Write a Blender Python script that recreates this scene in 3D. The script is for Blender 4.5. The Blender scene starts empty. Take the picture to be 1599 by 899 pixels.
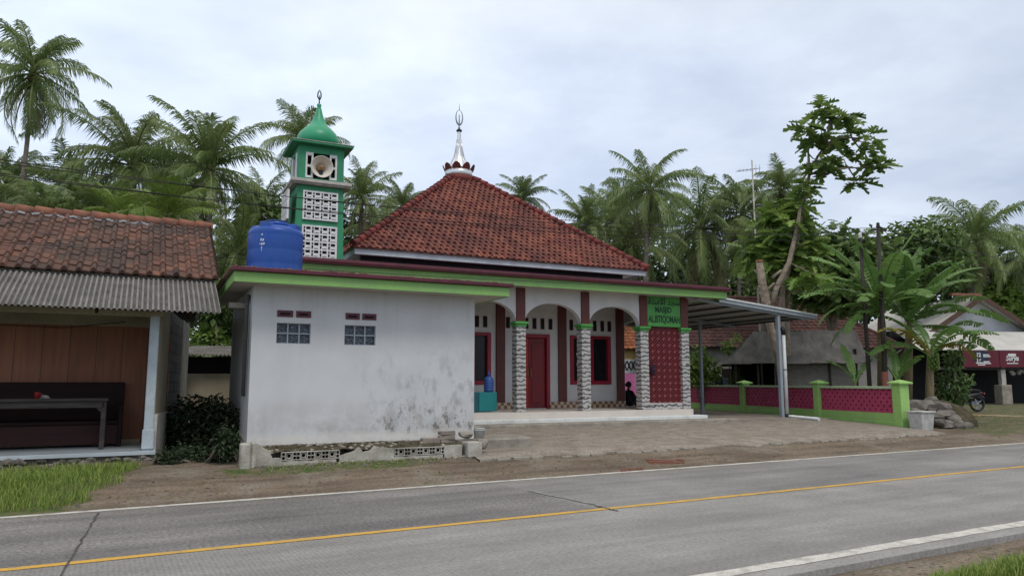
import bpy, math, random
from mathutils import Vector, Matrix, noise as mnoise
random.seed(7)
PI = math.pi
D = bpy.data
scene = bpy.context.scene
COL = scene.collection

# ---------------------------------------------------------------- camera model (also used to measure where things stand)
FPX = 1150.0; HOR = 147.0; H = 1.6
PITCH = math.atan(HOR / FPX)
cF = Vector((0, math.cos(PITCH), math.sin(PITCH))); cU = Vector((0, -math.sin(PITCH), math.cos(PITCH))); cR = Vector((1, 0, 0))
CAM = Vector((0, 0, H))
def ray(x, y): return cF + (x - 799.5) / FPX * cR + (449.5 - y) / FPX * cU
def at(x, y, Y):
    d = ray(x, y); return CAM + d * (Y / d.y)
class Frame:
    def __init__(s, x, y, deg):
        a = math.radians(deg); s.P = Vector((x, y, 0)); s.a = a
        s.u = Vector((math.cos(a), math.sin(a), 0)); s.v = Vector((-math.sin(a), math.cos(a), 0))
    def on(s, px, py, v):
        d = ray(px, py); t = (v - (CAM - s.P).dot(s.v)) / d.dot(s.v); Q = CAM + d * t
        return (Q - s.P).dot(s.u), Q.z
    def w(s, a, b, z=0): return s.P + s.u * a + s.v * b + Vector((0, 0, z))
TH = math.radians(28.9)
RU = Vector((math.cos(TH), math.sin(TH), 0)); RN = Vector((-math.sin(TH), math.cos(TH), 0))
def lerp_tab(x, xs, ys):
    if x <= xs[0]: return ys[0]
    for i in range(1, len(xs)):
        if x <= xs[i]:
            f = (x - xs[i-1]) / (xs[i] - xs[i-1]); return ys[i-1] + f * (ys[i] - ys[i-1])
    return ys[-1]
def ground_z(x, y, rough=True):
    n = -math.sin(TH) * x + math.cos(TH) * y
    z = lerp_tab(n, [-60, 0, 4.3, 4.6, 10.7, 10.95, 12.6, 15, 17.4, 60, 160], [-.2, -.06, -.04, -.075, -.12, -.02, .22, .32, .40, .45, 3.0])
    if rough and (n > 11.0 or n < 4.4):
        k = min(1.0, (n - 11.0) / .5) if n > 11 else min(1.0, (4.4 - n) / .4)
        z += k * (.022 * mnoise.noise(Vector((x * .9, y * .9, 0))) + .014 * mnoise.noise(Vector((x * 3.1, y * 3.1, 4))))
    return z
def on_ground(px, py):
    d = ray(px, py); t = 3.0
    while t < 90:
        Q = CAM + d * t
        if Q.z < ground_z(Q.x, Q.y, False): return Q
        t += .02
    return CAM + d * 60
def R(lo, hi): return random.uniform(lo, hi)

# ---------------------------------------------------------------- materials
def nodes_of(name):
    m = D.materials.new(name); m.use_nodes = True
    nt = m.node_tree; b = nt.nodes['Principled BSDF']
    return m, nt, b
def N(nt, kind, **kw):
    n = nt.nodes.new(kind)
    for k, v in kw.items():
        if k.startswith('i_'):
            key = k[2:]; key = int(key) if key.isdigit() else key.replace('_', ' ')
            n.inputs[key].default_value = v
        else: setattr(n, k, v)
    return n
def L(nt, a, b): nt.links.new(a, b)
def coords(nt, scale=(1, 1, 1), rot=(0, 0, 0), world=False):
    mp = N(nt, 'ShaderNodeMapping'); mp.inputs['Scale'].default_value = scale; mp.inputs['Rotation'].default_value = rot
    if world: L(nt, N(nt, 'ShaderNodeNewGeometry').outputs['Position'], mp.inputs[0])
    else: L(nt, N(nt, 'ShaderNodeTexCoord').outputs['Object'], mp.inputs[0])
    return mp.outputs[0]
def ramp(nt, fac, stops):
    r = N(nt, 'ShaderNodeValToRGB'); e = r.color_ramp.elements
    while len(e) < len(stops): e.new(.5)
    for q, (p, c) in zip(e, stops):
        q.position = p; q.color = (c, c, c, 1) if isinstance(c, (int, float)) else (*c, 1)
    L(nt, fac, r.inputs[0]); return r.outputs[0]
def mixc(nt, fac, a, b, mode='MIX'):
    m = N(nt, 'ShaderNodeMix', data_type='RGBA', blend_type=mode)
    for sock, v in ((m.inputs[0], fac), (m.inputs[6], a), (m.inputs[7], b)):
        if hasattr(v, 'links') or isinstance(v, bpy.types.NodeSocket): L(nt, v, sock)
        elif isinstance(v, (int, float)): sock.default_value = v if sock == m.inputs[0] else (v, v, v, 1)
        else: sock.default_value = (*v, 1)
    return m.outputs[2]
def noise(nt, vec, scale, detail=4, rough=.55):
    n = N(nt, 'ShaderNodeTexNoise'); n.inputs['Scale'].default_value = scale; n.inputs['Detail'].default_value = detail
    n.inputs['Roughness'].default_value = rough; L(nt, vec, n.inputs['Vector']); return n.outputs[0]
def bumpn(nt, b, h, strength=.3, dist=.02):
    n = N(nt, 'ShaderNodeBump'); n.inputs['Strength'].default_value = strength; n.inputs['Distance'].default_value = dist
    L(nt, h, n.inputs['Height']); L(nt, n.outputs[0], b.inputs['Normal'])
def mat(name, c, c2=None, rough=.75, scale=3.0, lo=.35, hi=.7, bump=0.0, bscale=30, tint=0.0, metal=0.0, spec=.4, grain=.12, stretch=(1, 1, 1), coat=0):
    """base colour blotched towards c2, fine grain, optional per-face tint and bump"""
    m, nt, b = nodes_of(name)
    c2 = c2 or tuple(x * .72 for x in c)
    v = coords(nt, stretch)
    col = mixc(nt, ramp(nt, noise(nt, v, scale, 5), [(lo, 0), (hi, 1)]), c, c2)
    if grain:
        g = ramp(nt, noise(nt, v, scale * 14, 3), [(.3, 1 - grain), (.7, 1 + grain)])
        col = mixc(nt, 1.0, col, g, 'MULTIPLY')
    if tint:
        at_ = N(nt, 'ShaderNodeAttribute', attribute_name='tint')
        t = ramp(nt, at_.outputs['Fac'], [(0, 1 - tint), (1, 1 + tint)])
        col = mixc(nt, 1.0, col, t, 'MULTIPLY')
    L(nt, col, b.inputs['Base Color'])
    b.inputs['Roughness'].default_value = rough; b.inputs['Metallic'].default_value = metal
    b.inputs['Specular IOR Level'].default_value = spec
    if coat: b.inputs['Coat Weight'].default_value = coat
    if bump: bumpn(nt, b, noise(nt, v, bscale, 4), bump, .02)
    return m
def leafmat(name, c, c2, tint=.45, rough=.5, trans=.25):
    m, nt, b = nodes_of(name)
    a = N(nt, 'ShaderNodeAttribute', attribute_name='tint')
    col = mixc(nt, a.outputs['Fac'], c, c2)
    oi = N(nt, 'ShaderNodeObjectInfo')
    col = mixc(nt, 1.0, col, ramp(nt, oi.outputs['Random'], [(0, .85), (1, 1.15)]), 'MULTIPLY')
    L(nt, col, b.inputs['Base Color']); b.inputs['Roughness'].default_value = rough
    b.inputs['Specular IOR Level'].default_value = .35
    if trans:
        out = nt.nodes['Material Output']; tr = N(nt, 'ShaderNodeBsdfTranslucent'); L(nt, col, tr.inputs[0])
        mx = N(nt, 'ShaderNodeMixShader'); mx.inputs[0].default_value = trans
        L(nt, b.outputs[0], mx.inputs[1]); L(nt, tr.outputs[0], mx.inputs[2]); L(nt, mx.outputs[0], out.inputs[0])
    return m

MT = {}
def build_materials():
    M = MT
    M['green'] = mat('fascia_green', (.235, .43, .12), (.20, .36, .13), rough=.55, scale=1.2, grain=.05)
    M['wallgreen'] = mat('wall_green', (.29, .50, .14), (.24, .38, .155), rough=.6, scale=1.6, lo=.45, hi=.8, grain=.1, bump=.1)
    M['coping'] = mat('coping_pale_green', (.40, .52, .32), (.30, .40, .24), rough=.7, scale=3)
    M['maroon'] = mat('gutter_maroon', (.105, .018, .032), (.07, .014, .022), rough=.4, scale=4, grain=.08)
    M['debris'] = mat('roof_debris', (.10, .045, .03), (.20, .15, .11), rough=.95, scale=14, bump=.5)
    M['brown'] = mat('pillar_brown', (.115, .028, .022), (.09, .022, .02), rough=.5, scale=2, grain=.06)
    M['wall'] = mat('porch_wall_white', (.58, .57, .565), (.48, .47, .46), rough=.75, scale=1.5, lo=.45, hi=.8, grain=.04)
    M['soffit'] = mat('soffit_white', (.50, .45, .41), (.40, .36, .32), rough=.8, scale=1.5, grain=.04)
    M['red'] = mat('door_red', (.20, .012, .016), (.14, .009, .014), rough=.4, scale=3, grain=.05)
    M['redbright'] = mat('door_bright_red', (.42, .022, .018), (.34, .018, .016), rough=.4, scale=3, grain=.05)
    M['frame'] = mat('frame_crimson', (.30, .012, .032), (.22, .012, .026), rough=.4, scale=3, grain=.05)
    M['lattice'] = mat('lattice_dark_red', (.145, .013, .019), (.11, .012, .017), rough=.6, scale=6, grain=.1)
    M['lattice_hi'] = mat('lattice_pink_line', (.40, .13, .13), rough=.6)
    M['magenta'] = mat('lattice_magenta', (.42, .052, .125), (.31, .042, .095), rough=.6, scale=3, grain=.12)
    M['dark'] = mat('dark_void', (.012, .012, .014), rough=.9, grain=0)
    M['navy'] = mat('clerestory_navy', (.022, .026, .038), (.016, .018, .028), rough=.55, scale=2)
    M['eavewhite'] = mat('eave_white', (.50, .53, .57), (.42, .45, .49), rough=.6, scale=2, grain=.04)
    M['pane'] = mat('dark_glass', (.010, .012, .015), (.02, .02, .024), rough=.15, grain=0, spec=.22)
    M['tile_floor'] = mat('porch_tile', (.62, .56, .50), (.55, .50, .45), rough=.35, scale=2, grain=.03)
    M['stepwhite'] = mat('step_white', (.66, .68, .66), (.42, .43, .40), rough=.8, scale=2.5, lo=.5, hi=.85, bump=.15)
    M['concrete'] = mat('rough_concrete', (.34, .31, .26), (.20, .18, .15), rough=.95, scale=3, bump=.4, grain=.2)
    M['concrete_pale'] = mat('pale_concrete', (.46, .44, .39), (.26, .245, .20), rough=.95, scale=4, bump=.5, grain=.2)
    M['greybin'] = mat('pale_cement_bin', (.50, .50, .48), (.32, .32, .30), rough=.85, scale=5, bump=.2)
    M['mingreen'] = mat('minaret_green', (.032, .25, .12), (.035, .17, .09), rough=.55, scale=2.2, lo=.45, hi=.8, grain=.07, stretch=(2, 2, .5))
    M['domegreen'] = mat('dome_green', (.035, .31, .165), (.025, .25, .125), rough=.4, scale=1.5, grain=.04)
    M['blockwhite'] = mat('block_white', (.72, .72, .73), (.58, .58, .58), rough=.8, scale=5, grain=.06)
    M['slab'] = mat('slab_weathered', (.48, .46, .42), (.30, .28, .25), rough=.85, scale=4)
    M['tank'] = mat('tank_blue', (.010, .065, .33), (.025, .085, .29), rough=.4, scale=2.5, lo=.45, hi=.8, grain=.05, stretch=(1.5, 1.5, .6))
    M['tankwhite'] = mat('tank_lettering', (.6, .66, .78), rough=.5)
    M['cream'] = mat('horn_cream', (.70, .66, .58), (.62, .57, .48), rough=.5, scale=3)
    M['tan'] = mat('horn_tan', (.36, .20, .09), rough=.5)
    M['chrome'] = mat('bright_steel', (.72, .74, .77), (.6, .62, .65), rough=.3, metal=.55, grain=.03)
    M['blackmetal'] = mat('black_metal', (.016, .016, .018), rough=.45)
    M['galv'] = mat('galvanised_sheet', (.40, .42, .44), (.32, .34, .36), rough=.5, metal=.25, scale=1.5)
    M['galv_under'] = mat('sheet_underside', (.42, .42, .42), (.33, .33, .33), rough=.6, scale=1.2, stretch=(1, .3, 1))
    M['steel'] = mat('painted_steel', (.30, .34, .38), (.24, .27, .31), rough=.5, scale=3)
    M['steeldark'] = mat('dark_purlin', (.10, .10, .10), rough=.6)
    M['pvc'] = mat('white_pvc', (.68, .70, .70), (.52, .53, .52), rough=.4, scale=4)
    M['pillarblue'] = mat('pillar_pale_blue', (.46, .53, .57), (.34, .38, .40), rough=.7, scale=3, bump=.1)
    M['beige'] = mat('beige_plaster', (.38, .33, .24), (.28, .24, .17), rough=.85, scale=2)
    M['floorblue'] = mat('floor_tile_blue', (.46, .51, .54), (.36, .41, .44), rough=.25, scale=2, grain=.03)
    M['darkwood'] = mat('dark_wood', (.020, .009, .008), (.012, .006, .006), rough=.6, scale=3, stretch=(.3, 3, 3), spec=.15)
    M['redwood'] = mat('dark_red_wood', (.045, .014, .013), (.03, .010, .010), rough=.5, scale=3, stretch=(.3, 3, 3), spec=.2)
    M['greywood'] = mat('worn_table_wood', (.022, .015, .014), (.055, .045, .042), rough=.6, scale=6, stretch=(.4, 3, 3))
    M['redcup'] = mat('red_plastic', (.36, .03, .035), rough=.35)
    M['asbestos'] = mat('corrugated_grey', (.185, .175, .16), (.085, .08, .072), rough=.9, scale=2.2, lo=.35, hi=.75, grain=.3)
    M['soil'] = mat('mossy_soil', (.055, .045, .025), (.10, .085, .05), rough=1, scale=5, bump=.8, bscale=24, grain=.35)
    M['moss'] = mat('moss_green', (.05, .06, .018), (.09, .085, .035), rough=1, scale=9, bump=.8, bscale=40, grain=.4)
    M['rock'] = mat('grey_rock', (.21, .185, .16), (.10, .09, .08), rough=.95, scale=4, bump=.5, grain=.25)
    M['paleblock'] = mat('reddish_cement_block', (.30, .255, .22), (.20, .165, .14), rough=.95, scale=6, bump=.4)
    M['teal'] = mat('teal_cabinet', (.012, .20, .21), (.010, .17, .18), rough=.4, scale=2, grain=.03)
    M['tealdark'] = mat('teal_cabinet_door', (.012, .10, .135), rough=.4, grain=.03)
    M['waterblue'] = mat('water_jug_blue', (.045, .10, .32), (.035, .08, .26), rough=.2)
    M['pole'] = mat('dark_pole', (.03, .026, .023), (.05, .042, .035), rough=.85, scale=8, stretch=(1, 1, .2))
    M['redbase'] = mat('rusty_red_base', (.18, .055, .04), (.10, .05, .04), rough=.9, scale=8)
    M['cable'] = mat('black_cable', (.012, .012, .013), rough=.5, grain=0)
    M['bamboo'] = mat('bamboo_pole', (.36, .27, .15), (.26, .19, .1), rough=.6, scale=10)
    M['yellowwall'] = mat('yellow_wall', (.48, .33, .12), (.42, .29, .11), rough=.8, scale=2)
    M['pink'] = mat('pink_cloth', (.66, .20, .42), (.55, .16, .36), rough=.9, scale=5)
    M['whitecloth'] = mat('white_cloth', (.70, .71, .74), rough=.9)
    M['navycloth'] = mat('navy_cloth', (.035, .045, .11), rough=.9)
    M['bluecloth'] = mat('pale_blue_cloth', (.40, .56, .62), rough=.9)
    M['redcloth'] = mat('red_cloth', (.42, .03, .04), rough=.9)
    M['peachcloth'] = mat('peach_cloth', (.56, .30, .19), rough=.9)
    M['skin'] = mat('skin', (.22, .12, .075), rough=.6, grain=.03)
    M['blackcloth'] = mat('black_cloth', (.012, .011, .014), rough=.9)
    M['purplecloth'] = mat('dark_purple_cloth', (.03, .012, .028), rough=.9)
    M['paint_white'] = mat('road_paint_white', (.56, .54, .49), (.30, .28, .25), rough=.8, scale=5, lo=.46, hi=.72, grain=.25)
    M['paint_yellow'] = mat('road_paint_yellow', (.58, .34, .055), (.36, .25, .11), rough=.8, scale=4.5, lo=.48, hi=.74, grain=.15)
    M['joint'] = mat('joint_tar', (.05, .047, .044), (.12, .11, .105), rough=.95, scale=6)
    M['crackpale'] = mat('worn_crack', (.30, .29, .28), (.17, .165, .16), rough=.95, scale=9, lo=.4, hi=.6)
    M['brick'] = mat('red_brick', (.20, .075, .045), (.12, .06, .045), rough=.95, scale=7, bump=.5, grain=.3)
    M['shoproof'] = mat('pale_sheet_roof', (.56, .54, .50), (.46, .44, .41), rough=.6, scale=1.2)
    M['barge'] = mat('bargeboard_brown', (.10, .055, .04), rough=.8)
    M['gable'] = mat('gable_white', (.62, .64, .66), (.5, .51, .52), rough=.8, scale=1.5)
    M['banner'] = mat('banner_red', (.125, .012, .026), (.10, .011, .02), rough=.5, scale=2)
    M['bannerblue'] = mat('banner_navy_panel', (.022, .03, .06), rough=.5)
    M['bannerwhite'] = mat('banner_white_print', (.70, .70, .71), rough=.6, grain=0)
    M['thatchgrey'] = mat('weathered_grey_roof', (.115, .11, .102), (.05, .047, .043), rough=.95, scale=1.6, bump=.1, bscale=14, grain=.25, stretch=(1.6, .7, .7))
    M['signgreen'] = mat('sign_green', (.085, .33, .07), (.07, .27, .06), rough=.5, grain=.04)
    M['signdark'] = mat('sign_letters', (.008, .06, .018), rough=.5, grain=0)
    M['grey_wallblue'] = mat('rear_wall', (.26, .24, .22), (.2, .19, .17), rough=.85)
    M['palm'] = leafmat('palm_leaf', (.115, .175, .05), (.30, .36, .15), rough=.38, trans=.4)
    M['palmdry'] = leafmat('palm_dry_leaf', (.13, .10, .055), (.22, .175, .11), rough=.7)
    M['palmlight'] = leafmat('young_palm_leaf', (.11, .18, .03), (.24, .32, .07), rough=.45)
    M['bananal'] = leafmat('banana_leaf', (.08, .165, .036), (.20, .33, .095), rough=.42, trans=.3)
    M['bananay'] = leafmat('yellow_banana_leaf', (.20, .21, .035), (.32, .25, .06), rough=.5, trans=.3)
    M['leafd'] = leafmat('dark_leaf', (.030, .056, .020), (.095, .145, .052), rough=.5)
    M['leafm'] = leafmat('mid_leaf', (.065, .12, .033), (.18, .26, .085), rough=.5)
    M['leafb'] = leafmat('breadfruit_leaf', (.085, .155, .035), (.26, .36, .095), rough=.45, trans=.45)
    M['leafl'] = leafmat('light_leaf', (.125, .225, .04), (.26, .36, .09), rough=.5, trans=.3)
    M['dryweed'] = leafmat('dry_weed', (.14, .13, .05), (.28, .25, .11), rough=.8)
    M['mossleaf'] = leafmat('moss_blade', (.03, .024, .012), (.075, .065, .026), rough=.8, trans=0)
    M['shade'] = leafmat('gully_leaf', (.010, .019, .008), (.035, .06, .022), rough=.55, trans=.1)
    M['grass'] = leafmat('grass_blade', (.10, .19, .026), (.34, .40, .10), rough=.55, trans=.3)
    M['trunk'] = mat('palm_trunk', (.20, .17, .145), (.11, .095, .08), rough=.9, scale=5, bump=.4, stretch=(1, 1, 4))
    M['bark'] = mat('bark_brown', (.30, .245, .19), (.15, .12, .09), rough=.95, scale=6, bump=.5, grain=.25)
    M['cutwood'] = mat('cut_wood', (.42, .21, .11), rough=.8)
    M['stalk'] = mat('banana_stalk', (.22, .175, .095), (.11, .075, .04), rough=.8, scale=4, stretch=(2, 2, .4))
    M['coconut'] = mat('coconut_husk', (.16, .13, .04), (.10, .07, .03), rough=.6)
    m, nt, b = nodes_of('awning_sheet'); v = coords(nt); sx = N(nt, 'ShaderNodeSeparateXYZ'); L(nt, v, sx.inputs[0])
    q1 = N(nt, 'ShaderNodeMath', operation='MULTIPLY'); q1.inputs[1].default_value = 2 * PI / .0815; L(nt, sx.outputs[0], q1.inputs[0])
    q2 = N(nt, 'ShaderNodeMath', operation='SINE'); L(nt, q1.outputs[0], q2.inputs[0])
    col = mixc(nt, ramp(nt, noise(nt, v, 2.2, 6), [(.35, 0), (.7, 1)]), (.235, .22, .205), (.15, .142, .13))
    col = mixc(nt, mul_(nt, ramp(nt, q2.outputs[0], [(.0, 1), (.55, 0)]), ramp(nt, noise(nt, v, 5, 5), [(.3, .55), (.7, 1)])), col, (.055, .05, .046))
    col = mixc(nt, 1.0, col, ramp(nt, noise(nt, v, 34, 3), [(.3, .75), (.7, 1.2)]), 'MULTIPLY')
    L(nt, col, b.inputs['Base Color']); b.inputs['Roughness'].default_value = .95; M['awning_sheet'] = m
    # --- special ones
    m, nt, b = nodes_of('annex_plaster'); v = coords(nt)
    base = mixc(nt, ramp(nt, noise(nt, v, 1.1, 6), [(.4, 0), (.75, 1)]), (.575, .585, .60), (.49, .495, .505))
    sep = N(nt, 'ShaderNodeSeparateXYZ'); L(nt, v, sep.inputs[0])
    def band(sock, a, b2, rev=False):
        return ramp(nt, sock, [(a, 1.0 if rev else 0.0), (b2, 0.0 if rev else 1.0)])
    def rng(sock, lo, hi):
        q = N(nt, 'ShaderNodeMapRange'); q.inputs[1].default_value = lo; q.inputs[2].default_value = hi; L(nt, sock, q.inputs[0]); return q.outputs[0]
    def mul(a, b2):
        q = N(nt, 'ShaderNodeMath', operation='MULTIPLY')
        for i, x in enumerate((a, b2)):
            if isinstance(x, (int, float)): q.inputs[i].default_value = x
            else: L(nt, x, q.inputs[i])
        return q.outputs[0]
    vs = coords(nt, (1.0, 1, .55))
    st = mul(ramp(nt, noise(nt, vs, 3.2, 8, .7), [(.50, 0), (.60, 1)]), mul(rng(sep.outputs[0], 1.7, 2.9), rng(sep.outputs[2], 2.45, 1.75)))
    base = mixc(nt, mul(st, .62), base, (.30, .31, .32))
    dirt = mul(ramp(nt, noise(nt, v, 2.3, 8, .7), [(.42, 0), (.66, 1)]), rng(sep.outputs[2], 1.35, .55))
    base = mixc(nt, mul(dirt, .75), base, (.36, .31, .25))
    base = mixc(nt, mul(mul(ramp(nt, noise(nt, vs, 5.5, 9, .75), [(.53, 0), (.57, 1)]), mul(rng(sep.outputs[2], 1.35, .9), rng(sep.outputs[0], 2.0, 2.8))), .8), base, (.13, .115, .10))
    foot = mul(ramp(nt, noise(nt, v, 6, 4), [(.3, .5), (.6, 1)]), rng(sep.outputs[2], .72, .60))
    base = mixc(nt, foot, base, (.66, .64, .60))
    drip = mul(ramp(nt, noise(nt, coords(nt, (6, 6, .35)), 1.6, 5), [(.52, 0), (.75, 1)]), rng(sep.outputs[2], 1.6, 3.3))
    base = mixc(nt, mul(drip, .35), base, (.36, .35, .34))
    L(nt, base, b.inputs['Base Color']); b.inputs['Roughness'].default_value = .85; bumpn(nt, b, noise(nt, v, 9, 6), .15, .02)
    M['annex'] = m
    # roof tiles
    def tiles(name, c, c2, c3, moss):
        m, nt, b = nodes_of(name); v = coords(nt)
        a = N(nt, 'ShaderNodeAttribute', attribute_name='tint')
        col = mixc(nt, a.outputs['Fac'], c, c2)
        col = mixc(nt, mul_(nt, ramp(nt, noise(nt, v, .55, 7, .62), [(.42, 0), (.68, 1)]), moss), col, c3)
        col = mixc(nt, mul_(nt, ramp(nt, noise(nt, coords(nt, (1, 1, .25)), 1.5, 7, .68), [(.48, 0), (.64, 1)]), .6), col, tuple(x * .6 for x in c3))
        col = mixc(nt, mul_(nt, ramp(nt, noise(nt, v, 4.5, 5, .6), [(.5, 0), (.75, 1)]), .55), col, c3)
        L(nt, col, b.inputs['Base Color']); b.inputs['Roughness'].default_value = .75; b.inputs['Specular IOR Level'].default_value = .3
        bumpn(nt, b, noise(nt, v, 40, 3), .25, .01); return m
    M['roof_mosque'] = tiles('mosque_tiles', (.145, .042, .035), (.29, .102, .066), (.105, .042, .040), .75)
    M['roof_left'] = tiles('old_clay_tiles', (.085, .045, .036), (.21, .095, .062), (.062, .050, .044), .95)
    M['roof_back'] = tiles('brown_clay_tiles', (.075, .034, .030), (.13, .055, .045), (.05, .032, .03), .7)
    M['roof_orange'] = tiles('orange_clay_tiles', (.36, .12, .055), (.52, .20, .09), (.22, .09, .05), .5)
    M['ridge'] = mat('ridge_clay', (.26, .10, .058), (.15, .07, .05), rough=.8, scale=5, tint=.2)
    M['hip'] = mat('hip_caps', (.17, .028, .022), (.11, .022, .02), rough=.7, scale=5, tint=.25)
    # pillar cladding: white ripple tiles with black strokes
    m, nt, b = nodes_of('rippled_stone_tile'); v = coords(nt)
    w = N(nt, 'ShaderNodeTexWave', wave_type='BANDS', bands_direction='Z', wave_profile='SIN')
    w.inputs['Scale'].default_value = 2.5; w.inputs['Distortion'].default_value = 5.0; w.inputs['Detail'].default_value = 1.5; w.inputs['Detail Scale'].default_value = 2.6
    L(nt, v, w.inputs[0])
    L(nt, mixc(nt, ramp(nt, w.outputs['Fac'], [(.06, 1), (.55, 0)]), (.44, .425, .41), (.085, .08, .08)), b.inputs['Base Color'])
    b.inputs['Roughness'].default_value = .5; bumpn(nt, b, w.outputs['Fac'], .2, .02); M['stone'] = m
    # skirting tiles
    m, nt, b = nodes_of('skirting_tile'); v = coords(nt, (9, 9, 9))
    ck = N(nt, 'ShaderNodeTexChecker'); ck.inputs['Scale'].default_value = 1.0; L(nt, v, ck.inputs[0])
    ck.inputs[1].default_value = (.46, .38, .27, 1); ck.inputs[2].default_value = (.19, .085, .045, 1)
    L(nt, ck.outputs[0], b.inputs['Base Color']); b.inputs['Roughness'].default_value = .35; M['skirt'] = m
    # plank wall of the left house
    m, nt, b = nodes_of('plank_wall'); v = coords(nt, (1, 1, 1))
    sx = N(nt, 'ShaderNodeSeparateXYZ'); L(nt, v, sx.inputs[0])
    fl = N(nt, 'ShaderNodeMath', operation='MULTIPLY'); fl.inputs[1].default_value = 2.3; L(nt, sx.outputs[0], fl.inputs[0])
    f2 = N(nt, 'ShaderNodeMath', operation='FLOOR'); L(nt, fl.outputs[0], f2.inputs[0])
    wn = N(nt, 'ShaderNodeTexWhiteNoise', noise_dimensions='1D'); L(nt, f2.outputs[0], wn.inputs['W'])
    fr = N(nt, 'ShaderNodeMath', operation='FRACT'); L(nt, fl.outputs[0], fr.inputs[0])
    pc = mixc(nt, wn.outputs[0], (.26, .092, .044), (.38, .150, .072))
    pc = mixc(nt, mul_(nt, ramp(nt, noise(nt, coords(nt, (7, 7, .5)), 2.5, 5), [(.4, 0), (.7, 1)]), .5), pc, (.12, .05, .03))
    pc = mixc(nt, ramp(nt, fr.outputs[0], [(.012, 1), (.03, 0)]), pc, (.03, .015, .01))
    L(nt, pc, b.inputs['Base Color']); b.inputs['Roughness'].default_value = .6; M['plank'] = m
    # grey block wall
    def brickmat(name, c1, c2, mortar, sc, bw=.5, rh=.25, rot=(PI/2, 0, 0)):
        m, nt, b = nodes_of(name); v = coords(nt, rot=rot)
        br = N(nt, 'ShaderNodeTexBrick'); L(nt, v, br.inputs[0])
        for k, c in ((1, c1), (2, c2), (3, mortar)): br.inputs[k].default_value = (*c, 1)
        br.inputs['Scale'].default_value = sc; br.inputs['Brick Width'].default_value = bw; br.inputs['Row Height'].default_value = rh; br.inputs['Mortar Size'].default_value = .015
        col = mixc(nt, mul_(nt, noise(nt, v, 6), .6), br.outputs[0], tuple(x * .5 for x in c1))
        L(nt, col, b.inputs['Base Color']); b.inputs['Roughness'].default_value = .95; bumpn(nt, b, br.outputs[1], -.4, .02); return m
    M['blockwall'] = brickmat('grey_block_wall', (.17, .17, .185), (.22, .22, .235), (.09, .09, .095), 1.2, .45, .24)
    M['weave'] = brickmat('woven_bamboo', (.26, .24, .215), (.34, .315, .285), (.16, .15, .13), 4.0, .5, .25)
    # glass block window pattern
    m, nt, b = nodes_of('patterned_glass'); v = coords(nt)
    vo = N(nt, 'ShaderNodeTexVoronoi'); vo.inputs['Scale'].default_value = 26; L(nt, v, vo.inputs[0])
    L(nt, ramp(nt, vo.outputs[0], [(.15, (.16, .19, .23)), (.42, (.045, .055, .075))]), b.inputs['Base Color']); b.inputs['Roughness'].default_value = .18
    bumpn(nt, b, vo.outputs[0], .8, .02); M['blockglass'] = m
    # ---- ground
    m, nt, b = nodes_of('roadside_ground'); v = coords(nt, world=True); vr = coords(nt, (.35, 2.2, 1), (0, 0, -TH), world=True)
    # mapping applies scale before rotation, so streaks are rotated first in a second mapping
    mp = N(nt, 'ShaderNodeMapping'); mp.inputs['Rotation'].default_value = (0, 0, -TH)
    L(nt, N(nt, 'ShaderNodeNewGeometry').outputs['Position'], mp.inputs[0])
    mp2 = N(nt, 'ShaderNodeMapping'); mp2.inputs['Scale'].default_value = (.3, 2.4, 1); L(nt, mp.outputs[0], mp2.inputs[0])
    nt.nodes.remove(vr.node); vr = mp2.outputs[0]
    dirt = mixc(nt, ramp(nt, noise(nt, vr, 1.3, 7, .6), [(.35, 0), (.65, 1)]), (.215, .168, .125), (.110, .083, .060))
    dirt = mixc(nt, ramp(nt, noise(nt, v, 1.1, 6), [(.5, 0), (.7, .8)]), dirt, (.235, .205, .165))
    vo = N(nt, 'ShaderNodeTexVoronoi'); vo.inputs['Scale'].default_value = 34; L(nt, v, vo.inputs[0])
    peb = mul_(nt, ramp(nt, vo.outputs[0], [(.16, 1), (.24, 0)]), ramp(nt, noise(nt, v, 2.2, 3), [(.45, 0), (.6, 1)]))
    dirt = mixc(nt, mul_(nt, peb, .45), dirt, (.30, .26, .215))
    dirt = mixc(nt, 1.0, dirt, ramp(nt, noise(nt, v, 22, 4), [(.3, .72), (.7, 1.25)]), 'MULTIPLY')
    a = N(nt, 'ShaderNodeAttribute', attribute_name='green')
    gcol = mixc(nt, ramp(nt, noise(nt, v, 5, 5), [(.4, 0), (.6, 1)]), (.06, .095, .025), (.13, .12, .06))
    gm = N(nt, 'ShaderNodeMath', operation='ADD'); L(nt, a.outputs['Fac'], gm.inputs[0]); L(nt, ramp(nt, noise(nt, v, 3.4, 7, .7), [(.3, 0), (.7, 1)]), gm.inputs[1])
    col = mixc(nt, ramp(nt, gm.outputs[0], [(.70, 0), (1.15, 1)]), dirt, gcol)
    L(nt, col, b.inputs['Base Color']); b.inputs['Roughness'].default_value = 1; b.inputs['Specular IOR Level'].default_value = .2
    ad = N(nt, 'ShaderNodeMath', operation='ADD'); L(nt, noise(nt, v, 9, 6, .65), ad.inputs[0]); L(nt, peb, ad.inputs[1])
    bumpn(nt, b, ad.outputs[0], .6, .04); M['ground'] = m
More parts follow.
